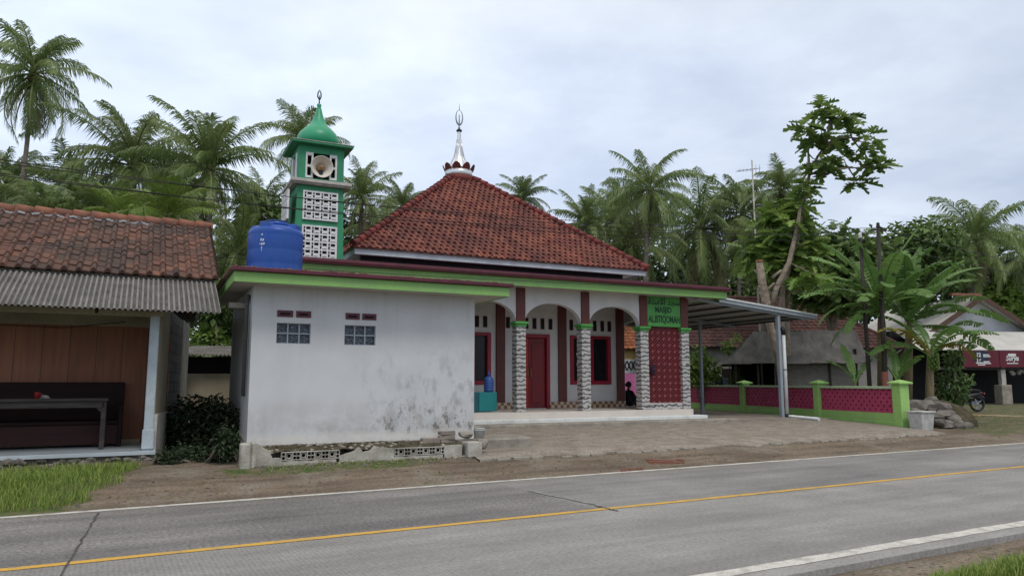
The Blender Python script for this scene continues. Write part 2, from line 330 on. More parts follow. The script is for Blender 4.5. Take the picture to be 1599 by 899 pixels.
    # ---- road concrete / asphalt; object x runs along the road, y across
    def roadmat(name, c1, c2, speck, groove):
        m, nt, b = nodes_of(name); v = coords(nt); vs = coords(nt, (.18, 1.4, 1))
        col = mixc(nt, ramp(nt, noise(nt, vs, 1.2, 6, .6), [(.35, 0), (.68, 1)]), c1, c2)
        col = mixc(nt, 1.0, col, ramp(nt, noise(nt, v, .7, 6, .65), [(.3, .80), (.7, 1.14)]), 'MULTIPLY')
        g = noise(nt, v, 24, 6, .75)
        col = mixc(nt, 1.0, col, ramp(nt, g, [(.32, 1 - speck), (.68, 1 + speck)]), 'MULTIPLY')
        vo = N(nt, 'ShaderNodeTexVoronoi'); vo.inputs['Scale'].default_value = 26; L(nt, v, vo.inputs[0])
        col = mixc(nt, mul_(nt, ramp(nt, vo.outputs[0], [(.12, 1), (.2, 0)]), speck * 1.1), col, (.34, .335, .33))
        h = g
        if groove:
            w = N(nt, 'ShaderNodeTexWave', wave_type='BANDS', bands_direction='X'); w.inputs['Scale'].default_value = 7.5; w.inputs['Distortion'].default_value = .6
            L(nt, v, w.inputs[0])
            sx = N(nt, 'ShaderNodeSeparateXYZ'); L(nt, v, sx.inputs[0])
            q = N(nt, 'ShaderNodeMapRange'); q.inputs[1].default_value = 4.2; q.inputs[2].default_value = 1.8; L(nt, sx.outputs[0], q.inputs[0])
            wm = mul_(nt, w.outputs[0], q.outputs[0])
            col = mixc(nt, mul_(nt, wm, .22), col, (.12, .118, .115))
            ad = N(nt, 'ShaderNodeMath', operation='SUBTRACT'); L(nt, g, ad.inputs[0]); L(nt, wm, ad.inputs[1]); h = ad.outputs[0]
        sy = N(nt, 'ShaderNodeSeparateXYZ'); L(nt, v, sy.inputs[0]); tr = N(nt, 'ShaderNodeMath', operation='MULTIPLY'); tr.inputs[1].default_value = 2 * PI / 1.55; L(nt, sy.outputs[1], tr.inputs[0])
        sn = N(nt, 'ShaderNodeMath', operation='SINE'); L(nt, tr.outputs[0], sn.inputs[0])
        col = mixc(nt, mul_(nt, mul_(nt, ramp(nt, sn.outputs[0], [(.2, 0), (.9, 1)]), ramp(nt, noise(nt, vs, .8, 4), [(.3, .2), (.7, 1)])), .30), col, tuple(x * .66 for x in c2))
        col = mixc(nt, mul_(nt, ramp(nt, noise(nt, v, 1.9, 7, .7), [(.60, 0), (.70, 1)]), .35), col, tuple(x * .6 for x in c2))
        edge = N(nt, 'ShaderNodeMapRange'); edge.inputs[1].default_value = 10.35; edge.inputs[2].default_value = 11.0; L(nt, sy.outputs[1], edge.inputs[0])
        col = mixc(nt, mul_(nt, edge.outputs[0], ramp(nt, noise(nt, v, 2.4, 6, .7), [(.42, 0), (.62, 1)])), col, (.20, .165, .125))
        L(nt, col, b.inputs['Base Color']); b.inputs['Roughness'].default_value = .85; b.inputs['Specular IOR Level'].default_value = .3
        bumpn(nt, b, h, .35, .012); return m
    M['road_near'] = roadmat('near_lane_concrete', (.300, .288, .272), (.215, .206, .194), .32, True)
    M['road_far'] = roadmat('far_lane_worn', (.235, .222, .214), (.130, .123, .121), .6, False)
    M['road_mid'] = roadmat('far_lane_smooth', (.265, .256, .247), (.170, .164, .160), .32, False)
    # paving of the yard
    m, nt, b = nodes_of('yard_paving'); v = coords(nt, rot=(0, 0, 0))
    br = N(nt, 'ShaderNodeTexBrick'); L(nt, v, br.inputs[0]); br.inputs['Scale'].default_value = 2.6; br.inputs['Mortar Size'].default_value = .03
    for k, c in ((1, (.315, .28, .238)), (2, (.285, .253, .214)), (3, (.225, .195, .16))): br.inputs[k].default_value = (*c, 1)
    col = mixc(nt, ramp(nt, noise(nt, v, .8, 6), [(.38, 0), (.66, .9)]), br.outputs[0], (.265, .23, .188))
    col = mixc(nt, mul_(nt, ramp(nt, noise(nt, v, 2.6, 8, .72), [(.44, 0), (.60, 1)]), .7), col, (.165, .128, .095))
    col = mixc(nt, 1.0, col, ramp(nt, noise(nt, v, 18, 4), [(.3, .74), (.7, 1.2)]), 'MULTIPLY')
    L(nt, col, b.inputs['Base Color']); b.inputs['Roughness'].default_value = .95; bumpn(nt, b, br.outputs[1], -.3, .01); M['paving'] = m
def mul_(nt, a, k):
    q = N(nt, 'ShaderNodeMath', operation='MULTIPLY'); L(nt, a, q.inputs[0])
    if isinstance(k, (int, float)): q.inputs[1].default_value = k
    else: L(nt, k, q.inputs[1])
    return q.outputs[0]
build_materials()

# ---------------------------------------------------------------- mesh builder
class MB:
    def __init__(s): s.v = []; s.f = []; s.mi = []; s.t = []; s.sm = []
    def face(s, idx, mi=0, t=.5, smooth=False): s.f.append(idx); s.mi.append(mi); s.t.append(t); s.sm.append(smooth)
    def poly(s, pts, mi=0, t=.5):
        n = len(s.v); s.v += [tuple(p) for p in pts]; s.face(list(range(n, n + len(pts))), mi, t); return s
    def box(s, x0, x1, y0, y1, z0, z1, mi=0, t=None):
        t = random.random() if t is None else t
        n = len(s.v); s.v += [(x0, y0, z0), (x1, y0, z0), (x1, y1, z0), (x0, y1, z0), (x0, y0, z1), (x1, y0, z1), (x1, y1, z1), (x0, y1, z1)]
        for q in ((0, 3, 2, 1), (4, 5, 6, 7), (0, 1, 5, 4), (1, 2, 6, 5), (2, 3, 7, 6), (3, 0, 4, 7)): s.face([n + i for i in q], mi, t)
        return s
    def frustum(s, b, t_, z0, z1, mi=0):   # b,t_ = (x0,x1,y0,y1)
        n = len(s.v)
        for (x0, x1, y0, y1), z in ((b, z0), (t_, z1)): s.v += [(x0, y0, z), (x1, y0, z), (x1, y1, z), (x0, y1, z)]
        for q in ((0, 3, 2, 1), (4, 5, 6, 7), (0, 1, 5, 4), (1, 2, 6, 5), (2, 3, 7, 6), (3, 0, 4, 7)): s.face([n + i for i in q], mi)
        return s
    def bar(s, a, b, w, h=None, mi=0, up=Vector((0, 0, 1))):
        a = Vector(a); b = Vector(b); h = h or w; d = (b - a).normalized()
        if abs(d.dot(up)) > .98: up = Vector((0, 1, 0))
        x = d.cross(up).normalized() * w / 2; y = x.cross(d).normalized() * h / 2; n = len(s.v)
        for p in (a, b): s.v += [tuple(p - x - y), tuple(p + x - y), tuple(p + x + y), tuple(p - x + y)]
        t = random.random()
        for q in ((0, 3, 2, 1), (4, 5, 6, 7), (0, 1, 5, 4), (1, 2, 6, 5), (2, 3, 7, 6), (3, 0, 4, 7)): s.face([n + i for i in q], mi, t)
        return s
    def tube(s, pts, rad, k=8, mi=0, cap=True, t=.5):
        pts = [Vector(p) for p in pts]; rad = rad if isinstance(rad, (list, tuple)) else [rad] * len(pts)
        n0 = len(s.v); ref = Vector((.31, .95, .05)).normalized()
        for i, p in enumerate(pts):
            d = (pts[min(i + 1, len(pts) - 1)] - pts[max(i - 1, 0)]).normalized()
            if abs(d.dot(ref)) > .97: ref = Vector((1, .02, .1)).normalized()
            x = d.cross(ref).normalized(); y = d.cross(x)
            for j in range(k):
                a = 2 * PI * j / k; s.v.append(tuple(p + (x * math.cos(a) + y * math.sin(a)) * rad[i]))
        for i in range(len(pts) - 1):
            for j in range(k):
                s.face([n0 + i * k + j, n0 + i * k + (j + 1) % k, n0 + (i + 1) * k + (j + 1) % k, n0 + (i + 1) * k + j], mi, t, True)
        if cap:
            s.face([n0 + j for j in range(k)][::-1], mi, t); s.face([n0 + (len(pts) - 1) * k + j for j in range(k)], mi, t)
        return s
    def lathe(s, prof, k=20, c=(0, 0, 0), mi=0, smooth=True, axis='z', cap=True):
        n0 = len(s.v)
        for r, z in prof:
            for j in range(k):
                a = 2 * PI * j / k
                p = (r * math.cos(a), r * math.sin(a), z)
                if axis == 'y': p = (p[0], p[2], p[1])
                s.v.append((c[0] + p[0], c[1] + p[1], c[2] + p[2]))
        for i in range(len(prof) - 1):
            for j in range(k): s.face([n0 + i * k + j, n0 + i * k + (j + 1) % k, n0 + (i + 1) * k + (j + 1) % k, n0 + (i + 1) * k + j], mi, .5, smooth)
        if cap: s.face([n0 + j for j in range(k)][::-1], mi); s.face([n0 + (len(prof) - 1) * k + j for j in range(k)], mi)
        return s
    def plate(s, xs, zs, solid, y0, y1, mi=0):
        """slab in the x-z plane made of the solid cells of a grid, with real holes; front at y0, back at y1"""
        nx = len(xs) - 1; nz = len(zs) - 1
        S = lambda i, j: 0 <= i < nx and 0 <= j < nz and solid(i, j)
        for i in range(nx):
            for j in range(nz):
                if not S(i, j): continue
                a, b, c, d = xs[i], xs[i + 1], zs[j], zs[j + 1]
                s.poly([(a, y0, c), (b, y0, c), (b, y0, d), (a, y0, d)], mi)
                s.poly([(a, y1, c), (a, y1, d), (b, y1, d), (b, y1, c)], mi)
                if not S(i - 1, j): s.poly([(a, y0, c), (a, y0, d), (a, y1, d), (a, y1, c)], mi)
                if not S(i + 1, j): s.poly([(b, y0, c), (b, y1, c), (b, y1, d), (b, y0, d)], mi)
                if not S(i, j - 1): s.poly([(a, y0, c), (a, y1, c), (b, y1, c), (b, y0, c)], mi)
                if not S(i, j + 1): s.poly([(a, y0, d), (b, y0, d), (b, y1, d), (a, y1, d)], mi)
        return s
    def blob(s, c, r, seed=0, k=2, mi=0, squash=(1, 1, 1), rough=.35, facet=0):
        import bmesh
        bm = bmesh.new(); bmesh.ops.create_icosphere(bm, subdivisions=k, radius=1); n0 = len(s.v)
        t = random.random()
        rr = random.Random(facet); cuts = [Vector((rr.gauss(0, 1), rr.gauss(0, 1), rr.gauss(0, 1))).normalized() for _ in range(11)] if facet else []; hs = [rr.uniform(.62, .95) for _ in cuts]
        for v in bm.verts:
            q = v.co.normalized(); d = 1 + rough * mnoise.noise(q * 1.7 + Vector((seed * 3.1, seed, 0)))
            for cv, ch in zip(cuts, hs):
                k_ = q.dot(cv)
                if k_ > .05: d = min(d, ch / k_)
            s.v.append((c[0] + q.x * d * r * squash[0], c[1] + q.y * d * r * squash[1], c[2] + q.z * d * r * squash[2]))
        for f in bm.faces: s.face([n0 + v.index for v in f.verts], mi, t, False)
        bm.free(); return s
    def build(s, name, mats, parent=None, loc=None, bevel=0, solid=0):
        me = D.meshes.new(name); me.from_pydata(s.v, [], s.f)
        mats = mats if isinstance(mats, (list, tuple)) else [mats]
        for m in mats: me.materials.append(MT[m] if isinstance(m, str) else m)
        me.polygons.foreach_set('material_index', s.mi); me.polygons.foreach_set('use_smooth', s.sm)
        a = me.attributes.new('tint', 'FLOAT', 'FACE'); a.data.foreach_set('value', s.t)
        me.update()
        o = D.objects.new(name, me); COL.objects.link(o)
        if parent: o.parent = parent
        if loc: o.location = loc
        if bevel:
            b = o.modifiers.new('edge', 'BEVEL'); b.width = bevel; b.segments = 1; b.limit_method = 'ANGLE'; b.harden_normals = False
        return o
def tag(o, label, cat, group=None):
    o['label'] = label; o['category'] = cat
    if group: o['group'] = group
    return o
def struct(o): o['kind'] = 'structure'; return o
def stuff(o, label=None, cat=None):
    o['kind'] = 'stuff'
    if label: o['label'] = label; o['category'] = cat
    return o
def thing(name, label, cat, loc=(0, 0, 0), rz=0, group=None):
    o = D.objects.new(name, None); COL.objects.link(o); o.empty_display_size = .2
    o.location = loc; o.rotation_euler = (0, 0, rz); return tag(o, label, cat, group)
def clone(root, loc, rz=0, label=None, sc=None):
    r = root.copy(); COL.objects.link(r); r.location = loc; r.rotation_euler = (0, 0, rz)
    if label: r['label'] = label
    if sc: r.scale = sc
    for ch in list(root.children):
        c = ch.copy(); COL.objects.link(c); c.parent = r
        for g in list(ch.children):
            d = g.copy(); COL.objects.link(d); d.parent = c
    return r
def text_mesh(name, body, size, material, parent, loc, rot, bold=0.0, sx=1, align='CENTER', shear=0):
    cu = D.curves.new(name, 'FONT'); cu.body = body; cu.size = size; cu.align_x = align; cu.offset = bold; cu.extrude = .004; cu.shear = shear
    tmp = D.objects.new(name, cu); COL.objects.link(tmp)
    dg = bpy.context.evaluated_depsgraph_get(); me = D.meshes.new_from_object(tmp.evaluated_get(dg))
    D.objects.remove(tmp); D.curves.remove(cu)
    me.materials.clear(); me.materials.append(MT[material])
    o = D.objects.new(name, me); COL.objects.link(o); o.parent = parent; o.location = loc; o.rotation_euler = rot; o.scale = (sx, 1, 1)
    return o

# ---------------------------------------------------------------- generators
def tile_field(mb, width_at, slope_len, tw, th, to3d, amp=.03, lip=.03, stagger=True, sub=6, jitter=.006, mi=0):
    """clay tiles on a roof plane. a = along eave, d = distance up the slope; to3d(a, d, h)"""
    rows = int(round(slope_len / th)); th = slope_len / rows
    for r in range(rows):
        d0 = r * th - .02; d1 = (r + 1) * th + .01
        lo, hi = width_at(max(0, d0)); lo2, hi2 = width_at(min(slope_len, d1))
        off = (tw / 2 if (stagger and r % 2) else 0)
        i0 = int(math.floor((lo - off) / tw)) - 1; i1 = int(math.ceil((hi - off) / tw)) + 1
        for i in range(i0, i1):
            a0 = i * tw + off
            if a0 + tw < lo or a0 > hi: continue
            t = random.random(); jj = R(-jitter, jitter); jd = R(-.012, .012)
            n0 = len(mb.v); cols = []
            for k in range(sub + 1):
                u = k / sub; a = a0 + u * tw
                h = amp * max(0.0, math.sin(PI * u / .6)) ** .8 * (1 if u < .6 else 0) if stagger else amp * max(0.0, math.sin(PI * min(1, max(0, (u - .52) / .48)))) + .006 * math.cos(2 * PI * u)
                al = min(max(a, lo), hi); au = min(max(a, lo2), hi2)
                mb.v.append(tuple(to3d(al, d0 + jd, h + lip + jj))); mb.v.append(tuple(to3d(au, d1, h + .004 + jj))); mb.v.append(tuple(to3d(al, d0 + jd, h * .3 - .015)))
            for k in range(sub):
                q = n0 + 3 * k
                mb.face([q, q + 3, q + 4, q + 1], mi, t, False); mb.face([q + 2, q + 5, q + 3, q], mi, t, False)
    return mb

def frond(mb, base, az, elev, Lf, droop, pairs=56, lw=.066, ll=1.12, hang=.5, mi=0, twist=0.0):
    """one palm frond: a curved rachis with two rows of leaflets"""
    p = Vector(base); side = Vector((-math.sin(az), math.cos(az), 0)); yaw = R(-.25, .25)
    steps = 18; pts = [p.copy()]; dirs = []
    for i in range(steps):
        f = (i + .5) / steps; e = elev - droop * f ** 1.5
        h = Vector((math.cos(az + yaw * f * f), math.sin(az + yaw * f * f), 0)); d = h * math.cos(e) + Vector((0, 0, 1)) * math.sin(e); dirs.append(d); p = p + d * (Lf / steps); pts.append(p.copy())
    tt = R(.1, .7)
    mb.tube(pts, [.05 * (1 - .8 * i / steps) + .008 for i in range(steps + 1)], 4, mi, False, 1.0)
    for i in range(pairs):
        f = .10 + .90 * (i + .5) / pairs; x = f * steps; k = min(int(x), steps - 1); q = pts[k].lerp(pts[k + 1], x - k); d = dirs[k]
        up = side.cross(d) * -1
        if up.z < 0: up = -up
        l = ll * (math.sin(PI * min(1, .12 + .80 * f)) ** .7) * R(.7, 1.15)
        for sgn in (-1, 1):
            if random.random() < .07: continue
            s2 = side * sgn * math.cos(twist) + up * math.sin(twist) * sgn
            dd = (s2 * 1.0 + d * (.85 + .6 * f) + up * R(-.1, .3)).normalized()
            w = d * lw * .5
            dz = Vector((0, 0, -1)); hg = hang * R(.8, 1.15)
            m1 = q + dd * l * .45 + dz * l * hg * .10
            m2 = m1 + (dd * max(.12, 1 - .62 * hg) + dz * hg * .95).normalized() * l * .55
            n = len(mb.v); mb.v += [tuple(q - w * .6), tuple(q + w * .6), tuple(m1 + w), tuple(m1 - w), tuple(m2)]
            t = min(1, max(0, tt + R(-.25, .25)))
            mb.face([n, n + 1, n + 2, n + 3], mi, t); mb.face([n + 3, n + 2, n + 4], mi, t)

def crown_mesh(name, seed, Lf=4.2, n=26, lo=-.9, hi=1.35, droop=1.1, dry=4, hang=.6, light=False, pairs=56):
    random.seed(seed); mb = MB(); g = 2.39996
    for i in range(n):
        f = i / (n - 1); e = hi + (lo - hi) * f ** 1.1 + R(-.15, .15)
        frond(mb, (R(-.1, .1), R(-.1, .1), .25 * (1 - f)), i * g + R(-.3, .3), e, Lf * R(.72, 1.12) * (.8 if f < .12 else 1), droop * R(.7, 1.5) * (.75 + .45 * f), pairs, hang=min(1.25, hang * (.8 + .8 * f)), twist=R(-.8, .8))
    for i in range(dry):
        frond(mb, (0, 0, -.2), R(0, 6.28), R(-1.25, -.9), Lf * R(.6, .8), .5, 22, hang=.9, mi=1)
    for i in range(5):   # old brown spathes and stubs at the heart
        a = R(0, 6.28); mb.tube([(0, 0, -.3), (math.cos(a) * .4, math.sin(a) * .4, R(-.1, .4))], [.06, .02], 4, 1, True, R(0, 1))
    me_o = mb.build(name, ['palmlight' if light else 'palm', 'palmdry'])
    me = me_o.data; D.objects.remove(me_o); return me

def leafcloud(mb, blobs, n, size, aspect=.55, lobed=False, mi=0, down=.35, shell=.55, fold=.18):
    """n leaves spread through a list of ellipsoids (cx,cy,cz,rx,ry,rz)"""
    vol = [b[3] * b[4] * b[5] for b in blobs]; tot = sum(v ** .75 for v in vol)
    for b, v in zip(blobs, vol):
        clump = random.random() * .35
        for _ in range(max(4, int(n * v ** .75 / tot))):
            q = Vector((random.gauss(0, 1), random.gauss(0, 1), random.gauss(0, 1))).normalized()
            k = (shell + (1 - shell) * random.random()) * (1 + .25 * mnoise.noise(q * 2.3 + Vector(b[:3])))
            c = Vector((b[0] + q.x * k * b[3], b[1] + q.y * k * b[4], b[2] + q.z * k * b[5]))
            d = (q * .6 + Vector((R(-1, 1), R(-1, 1), R(-.7, .5) - down))).normalized()
            nrm = (Vector((0, 0, 1)) * .8 + q * .6 + Vector((R(-.6, .6), R(-.6, .6), 0))).normalized()
            x = d.cross(nrm)
            if x.length < .1: continue
            x.normalize(); nrm = x.cross(d)
            l = size * R(.7, 1.25); w = l * aspect; t = min(1, clump + random.random() * .65); n0 = len(mb.v)
            if lobed:
                P = [(0, 0), (.35, .16), (.12, .22), (.48, .36), (.16, .42), (.44, .6), (.15, .62), (.28, .82), (0, 1)]
                mb.v += [tuple(c + x * (px * w * 1.6) + d * (py * l) + nrm * (px * l * fold)) for px, py in P]
                mb.v += [tuple(c - x * (px * w * 1.6) + d * (py * l) + nrm * (px * l * fold)) for px, py in P[1:-1]]
                for (a1, a2, a3) in ((0, 1, 2), (2, 3, 4), (4, 5, 6), (6, 7, 8)): mb.face([n0 + a1, n0 + a2, n0 + a3], mi, t)
                mb.face([n0, n0 + 2, n0 + 4, n0 + 6, n0 + 8], mi, t)
                o = 8
                for (a1, a2, a3) in ((0, 1, 2), (2, 3, 4), (4, 5, 6), (6, 7, 8)):
                    ii = [n0 + (q_ if q_ in (0, 8) else q_ + o) for q_ in (a1, a2, a3)]; mb.face(ii[::-1], mi, t)
                mb.face([n0, n0 + 2 + o, n0 + 4 + o, n0 + 6 + o, n0 + 8][::-1], mi, t)
            else:
                mb.v += [tuple(c), tuple(c + x * w / 2 + d * l * .45 + nrm * l * fold), tuple(c + d * l), tuple(c - x * w / 2 + d * l * .45 + nrm * l * fold)]
                mb.face([n0, n0 + 1, n0 + 2], mi, t); mb.face([n0, n0 + 2, n0 + 3], mi, t)
    return mb

# ================================================================ SETTING
# ground: one sheet to the horizon, in road coordinates (t along, n across)
def axis_vals(parts):
    out = []
    for a, b, s in parts:
        x = a
        while x < b - 1e-6: out.append(x); x += s
    out.append(parts[-1][1]); return out
ts = axis_vals([(-400, -60, 30), (-60, -16, 3), (-16, 34, .22), (34, 80, 3), (80, 400, 30)])
ns = axis_vals([(-300, -40, 30), (-40, 0, 4), (0, 4.2, .3), (4.2, 4.8, .1), (4.8, 10.8, 1.5), (10.8, 18, .16), (18, 40, 1.0), (40, 160, 8), (160, 500, 40)])
gm = MB(); greens = []
def green_mask(t, n):
    x = RU.x * t + RN.x * n; y = RU.y * t + RN.y * n
    if n > 26: return 1.0
    g = 0.0
    lim = -.35 + (n - 11) * .36      # the verge in front of the left house
    if n > 11.05: g = max(g, min(1, max(0, (lim - t + .25) / .5)) * (1 if n < 15.5 else .6))
    if n > 11.9 and t > 22: g = max(g, .42)
    
    if 12.1 < n < 12.8 and 1.7 < t < 5: g = max(g, .50)
    if n < 3.3: g = max(g, .75 if n < 2.6 else .3)
    if n > 13.6 and t < 2.6 and x < -3.6: g = g * .4
    return g
for n in ns:
    for t in ts:
        x = RU.x * t + RN.x * n; y = RU.y * t + RN.y * n
        gm.v.append((x, y, ground_z(x, y))); greens.append(green_mask(t, n))
W = len(ts)
for j in range(len(ns) - 1):
    for i in range(W - 1): gm.face([j * W + i, j * W + i + 1, (j + 1) * W + i + 1, (j + 1) * W + i], 0, .5, True)
ground = struct(gm.build('ground', 'ground'))
a = ground.data.attributes.new('green', 'FLOAT', 'POINT'); a.data.foreach_set('value', greens)

# road: local x along, y across
def road_piece(name, material, x0, x1, y0, y1, z0, z1, step=4):
    mb = MB(); mb.box(x0, x1, y0, y1, z0, z1); o = mb.build(name, material); o.rotation_euler = (0, 0, TH); return struct(o)
road_piece('road', 'road_near', -200, 260, 4.50, 7.87, -.16, 0)
road_piece('road', 'road_far', -200, 5.62, 7.87, 10.99, -.158, -.001)
road_piece('road', 'road_mid', 5.62, 260, 7.87, 10.99, -.158, -.001)
def line_strip(name, material, y, w, z, x0=-200, x1=260, wob=.012, gaps=()):
    mb = MB(); random.seed(int(y * 100)); xs = axis_vals([(x0, -14, 9), (-14, 40, .3), (40, x1, 12)]); prev = None
    for x in xs:
        a = y - w / 2 + R(-wob, wob); b = y + w / 2 + R(-wob, wob)
        if prev and not any(g0 < x < g1 for g0, g1 in gaps): mb.poly([(prev[0], prev[1], z), (x, a, z), (x, b, z), (prev[0], prev[2], z)])
        prev = (x, a, b)
    o = mb.build(name, material); o.rotation_euler = (0, 0, TH); return struct(o)
line_strip('road_marking', 'paint_white', 10.86, .13, .004)
line_strip('road_marking', 'paint_yellow', 7.88, .115, .005, wob=.006)
line_strip('road_marking', 'paint_white', 4.79, .17, .004)
def crack(name, material, p, q, w, z=.007):
    a = CAM + ray(*p) * (-H / ray(*p).z); b = CAM + ray(*q) * (-H / ray(*q).z); mb = MB(); k = 26; prev = None
    d = (b - a).normalized(); s = Vector((-d.y, d.x, 0))
    for i in range(k + 1):
        c = a.lerp(b, i / k) + s * (.025 * mnoise.noise(Vector((i * .7, p[0], 0)))); ww = w * R(.5, 1.3) / 2
        l = (c.x - s.x * ww, c.y - s.y * ww, z); r = (c.x + s.x * ww, c.y + s.y * ww, z)
        if prev: mb.poly([prev[0], l, r, prev[1]])
        prev = (l, r)
    return struct(mb.build(name, material))
crack('road_joint', 'joint', (154, 800), (70, 940), .022)
crack('road_joint', 'crackpale', (826, 766), (940, 790), .07)
crack('road_joint', 'joint', (930, 790), (966, 798), .035, .0085)

# paved yard in front of the mosque, following the ground
FM = Frame(.19, 21.0, 26)
ym = MB(); xs = axis_vals([(-3.6, 10.7, .34)]); 
prevrow = None
rows = []
for k in range(13):
    f = k / 12.0; row = []
    for t in xs:
        n0 = 12.25 + .18 * mnoise.noise(Vector((t * 1.4, 0, 3))) + .05 * mnoise.noise(Vector((t * 6, 0, 9))) + (.5 if t < 4.4 else 0) * 0
        n0 = n0 + 0
        p = FM.w(t, -1.2 - 0); nn = p.dot(RN)
        n = n0 + (nn - n0) * f; tt = max(p.dot(RU) + (f - 1) * .55, 6.05)
        q = RU * tt + RN * n
        row.append((q.x, q.y, ground_z(q.x, q.y) + .035))
    rows.append(row)
for row in rows: ym.v += row
Wd = len(xs)
for k in range(12):
    for i in range(Wd - 1): ym.face([k * Wd + i, k * Wd + i + 1, (k + 1) * Wd + i + 1, (k + 1) * Wd + i], 0, .5, True)
n0 = len(ym.v)
ym.v += [(x, y, z - .08) for x, y, z in rows[0]]
for i in range(Wd - 1): ym.face([n0 + i, n0 + i + 1, i + 1, i], 0, .5)
struct(ym.build('paved_yard', 'paving'))
ke = MB(); random.seed(14)
for i in range(len(rows[0]) - 1):
    p_, q_ = Vector(rows[0][i]), Vector(rows[0][i + 1])
    if (q_ - p_).length < .1 or random.random() < .3: continue
    d_ = (q_ - p_).normalized(); n_ = Vector((-d_.y, d_.x, 0)); w0, w1 = R(.06, .22), R(.06, .22); h_ = R(.0, .02)
    a_ = p_ + d_ * R(0, .06); b_ = q_ - d_ * R(0, .08)
    c4 = [a_ - n_ * .05, b_ - n_ * R(.02, .07), b_ + n_ * w1, a_ + n_ * w0]; n0 = len(ke.v)
    for z_ in (-.09, -.012 + h_): ke.v += [(c.x, c.y, c.z + z_) for c in c4]
    for f_ in ((0, 3, 2, 1), (4, 5, 6, 7), (0, 1, 5, 4), (1, 2, 6, 5), (2, 3, 7, 6), (3, 0, 4, 7)): ke.face([n0 + k for k in f_])
struct(ke.build('yard_edge', 'concrete', bevel=.01))
# carport floor beside the mosque
cf = MB(); pts = []
g = axis_vals([(6.0, 11.0, .5)]); g2 = axis_vals([(-1.2, 14, .6)])
for b_ in g2:
    for a_ in g:
        p = FM.w(a_, b_); cf.v.append((p.x, p.y, ground_z(p.x, p.y) + .038))
for j in range(len(g2) - 1):
    for i in range(len(g) - 1): cf.face([j * len(g) + i, j * len(g) + i + 1, (j + 1) * len(g) + i + 1, (j + 1) * len(g) + i], 0)
struct(cf.build('paved_yard', 'paving'))

# ================================================================ MOSQUE
mosque = thing('mosque', 'white village mosque with arched porch, red tiled pyramid roof and green eaves', 'mosque', (.19, 21.0, 0), math.radians(26))
FZ = .77
MB().box(-6.8, 5.95, -.32, 2.0, .2, FZ).box(5.0, 5.95, 2.0, 6.0, .2, FZ).build('porch_floor', 'tile_floor', mosque, bevel=.012)
MB().box(-6.8, 6.12, -.78, -.32, .2, .60).build('step', 'stepwhite', mosque, bevel=.015)
MB().box(-2.55, 6.9, -1.38, -.78, .2, .505).build('step', 'concrete', mosque, bevel=.02)
# hall walls: front wall with openings
xs = [-6.4, -1.25, .03, .81, 2.10, 2.86, 4.43, 5.0]; zs = [.6, FZ + .02, 1.53, 3.12, 4.45]
def hall(i, j):
    if i in (1, 5) and j == 2: return False
    if i == 3 and j in (1, 2): return False
    return True
MB().plate(xs, zs, hall, 2.0, 2.18).build('wall', 'wall', mosque)
w = MB(); w.box(4.82, 5.0, 2.18, 11.0, .2, 5.25); w.box(-4.1, -3.92, 2.18, 11.0, .2, 5.25); w.box(-4.1, 5.0, 11.0, 11.18, .2, 5.25)
w.build('wall', 'wall', mosque)
w = MB()
for i in range(7): w.box(-4.1 + i * 1.3, -4.1 + (i + 1) * 1.3 - .012, 2.0, 2.06, 4.6, 5.28)
w.build('clerestory', 'navy', mosque)
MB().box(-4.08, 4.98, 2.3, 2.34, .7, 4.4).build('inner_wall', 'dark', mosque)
for x in (.35, 2.56, 4.80): MB().box(x - .15, x + .15, 1.93, 2.0, FZ, 4.3).build('pilaster', 'brown', mosque, bevel=.008)
for grp in ([-.72, -.44, -.16], [.62, .95, 1.27, 1.56, 1.85, 2.14], [2.92, 3.22, 3.52, 3.82, 4.12, 4.40]):
    for x in grp:
        o = MB().box(x - .07, x + .07, 1.985, 2.0, 3.28, 3.63).build('vent_slot', 'brown', mosque)
        MB().box(x - .05, x + .05, 1.979, 1.984, 3.30, 3.61).build('opening', 'dark', o)
for x0, x1 in ((-6.2, .83), (2.06, 4.95)):
    MB().box(x0 if x0 > -6 else -6.2, x1, 1.91, 1.928, FZ, FZ + .21).build('skirting', 'skirt', mosque)
# windows
for x0, x1 in ((-1.25, .03), (2.86, 4.43)):
    f = MB(); t = .13; z0, z1 = 1.53, 3.12; xm = (x0 + x1) / 2
    for a_, b_ in ((x0, x0 + t), (xm - .1, xm + .1), (x1 - t, x1)): f.box(a_, b_, 1.95, 2.10, z0, z1)
    f.box(x0 + t, x1 - t, 1.952, 2.10, z0, z0 + .12); f.box(x0 + t, x1 - t, 1.952, 2.10, z1 - .1, z1)
    fo = f.build('window', 'frame', mosque, bevel=.008)
    MB().box(x0 + .05, x1 - .05, 2.06, 2.07, z0 + .05, z1 - .05).build('pane', 'pane', fo)
    g = MB()
    for k in range(3):
        for q in range(2): g.box(x0 + .28 + k * .09, x0 + .33 + k * .09, 2.05, 2.056, 2.15 + q * .33, 2.22 + q * .33)
    if x0 > 0: g.build('pane_pattern', 'whitecloth', fo)  # rows of small pale rectangles just in front of the right pane
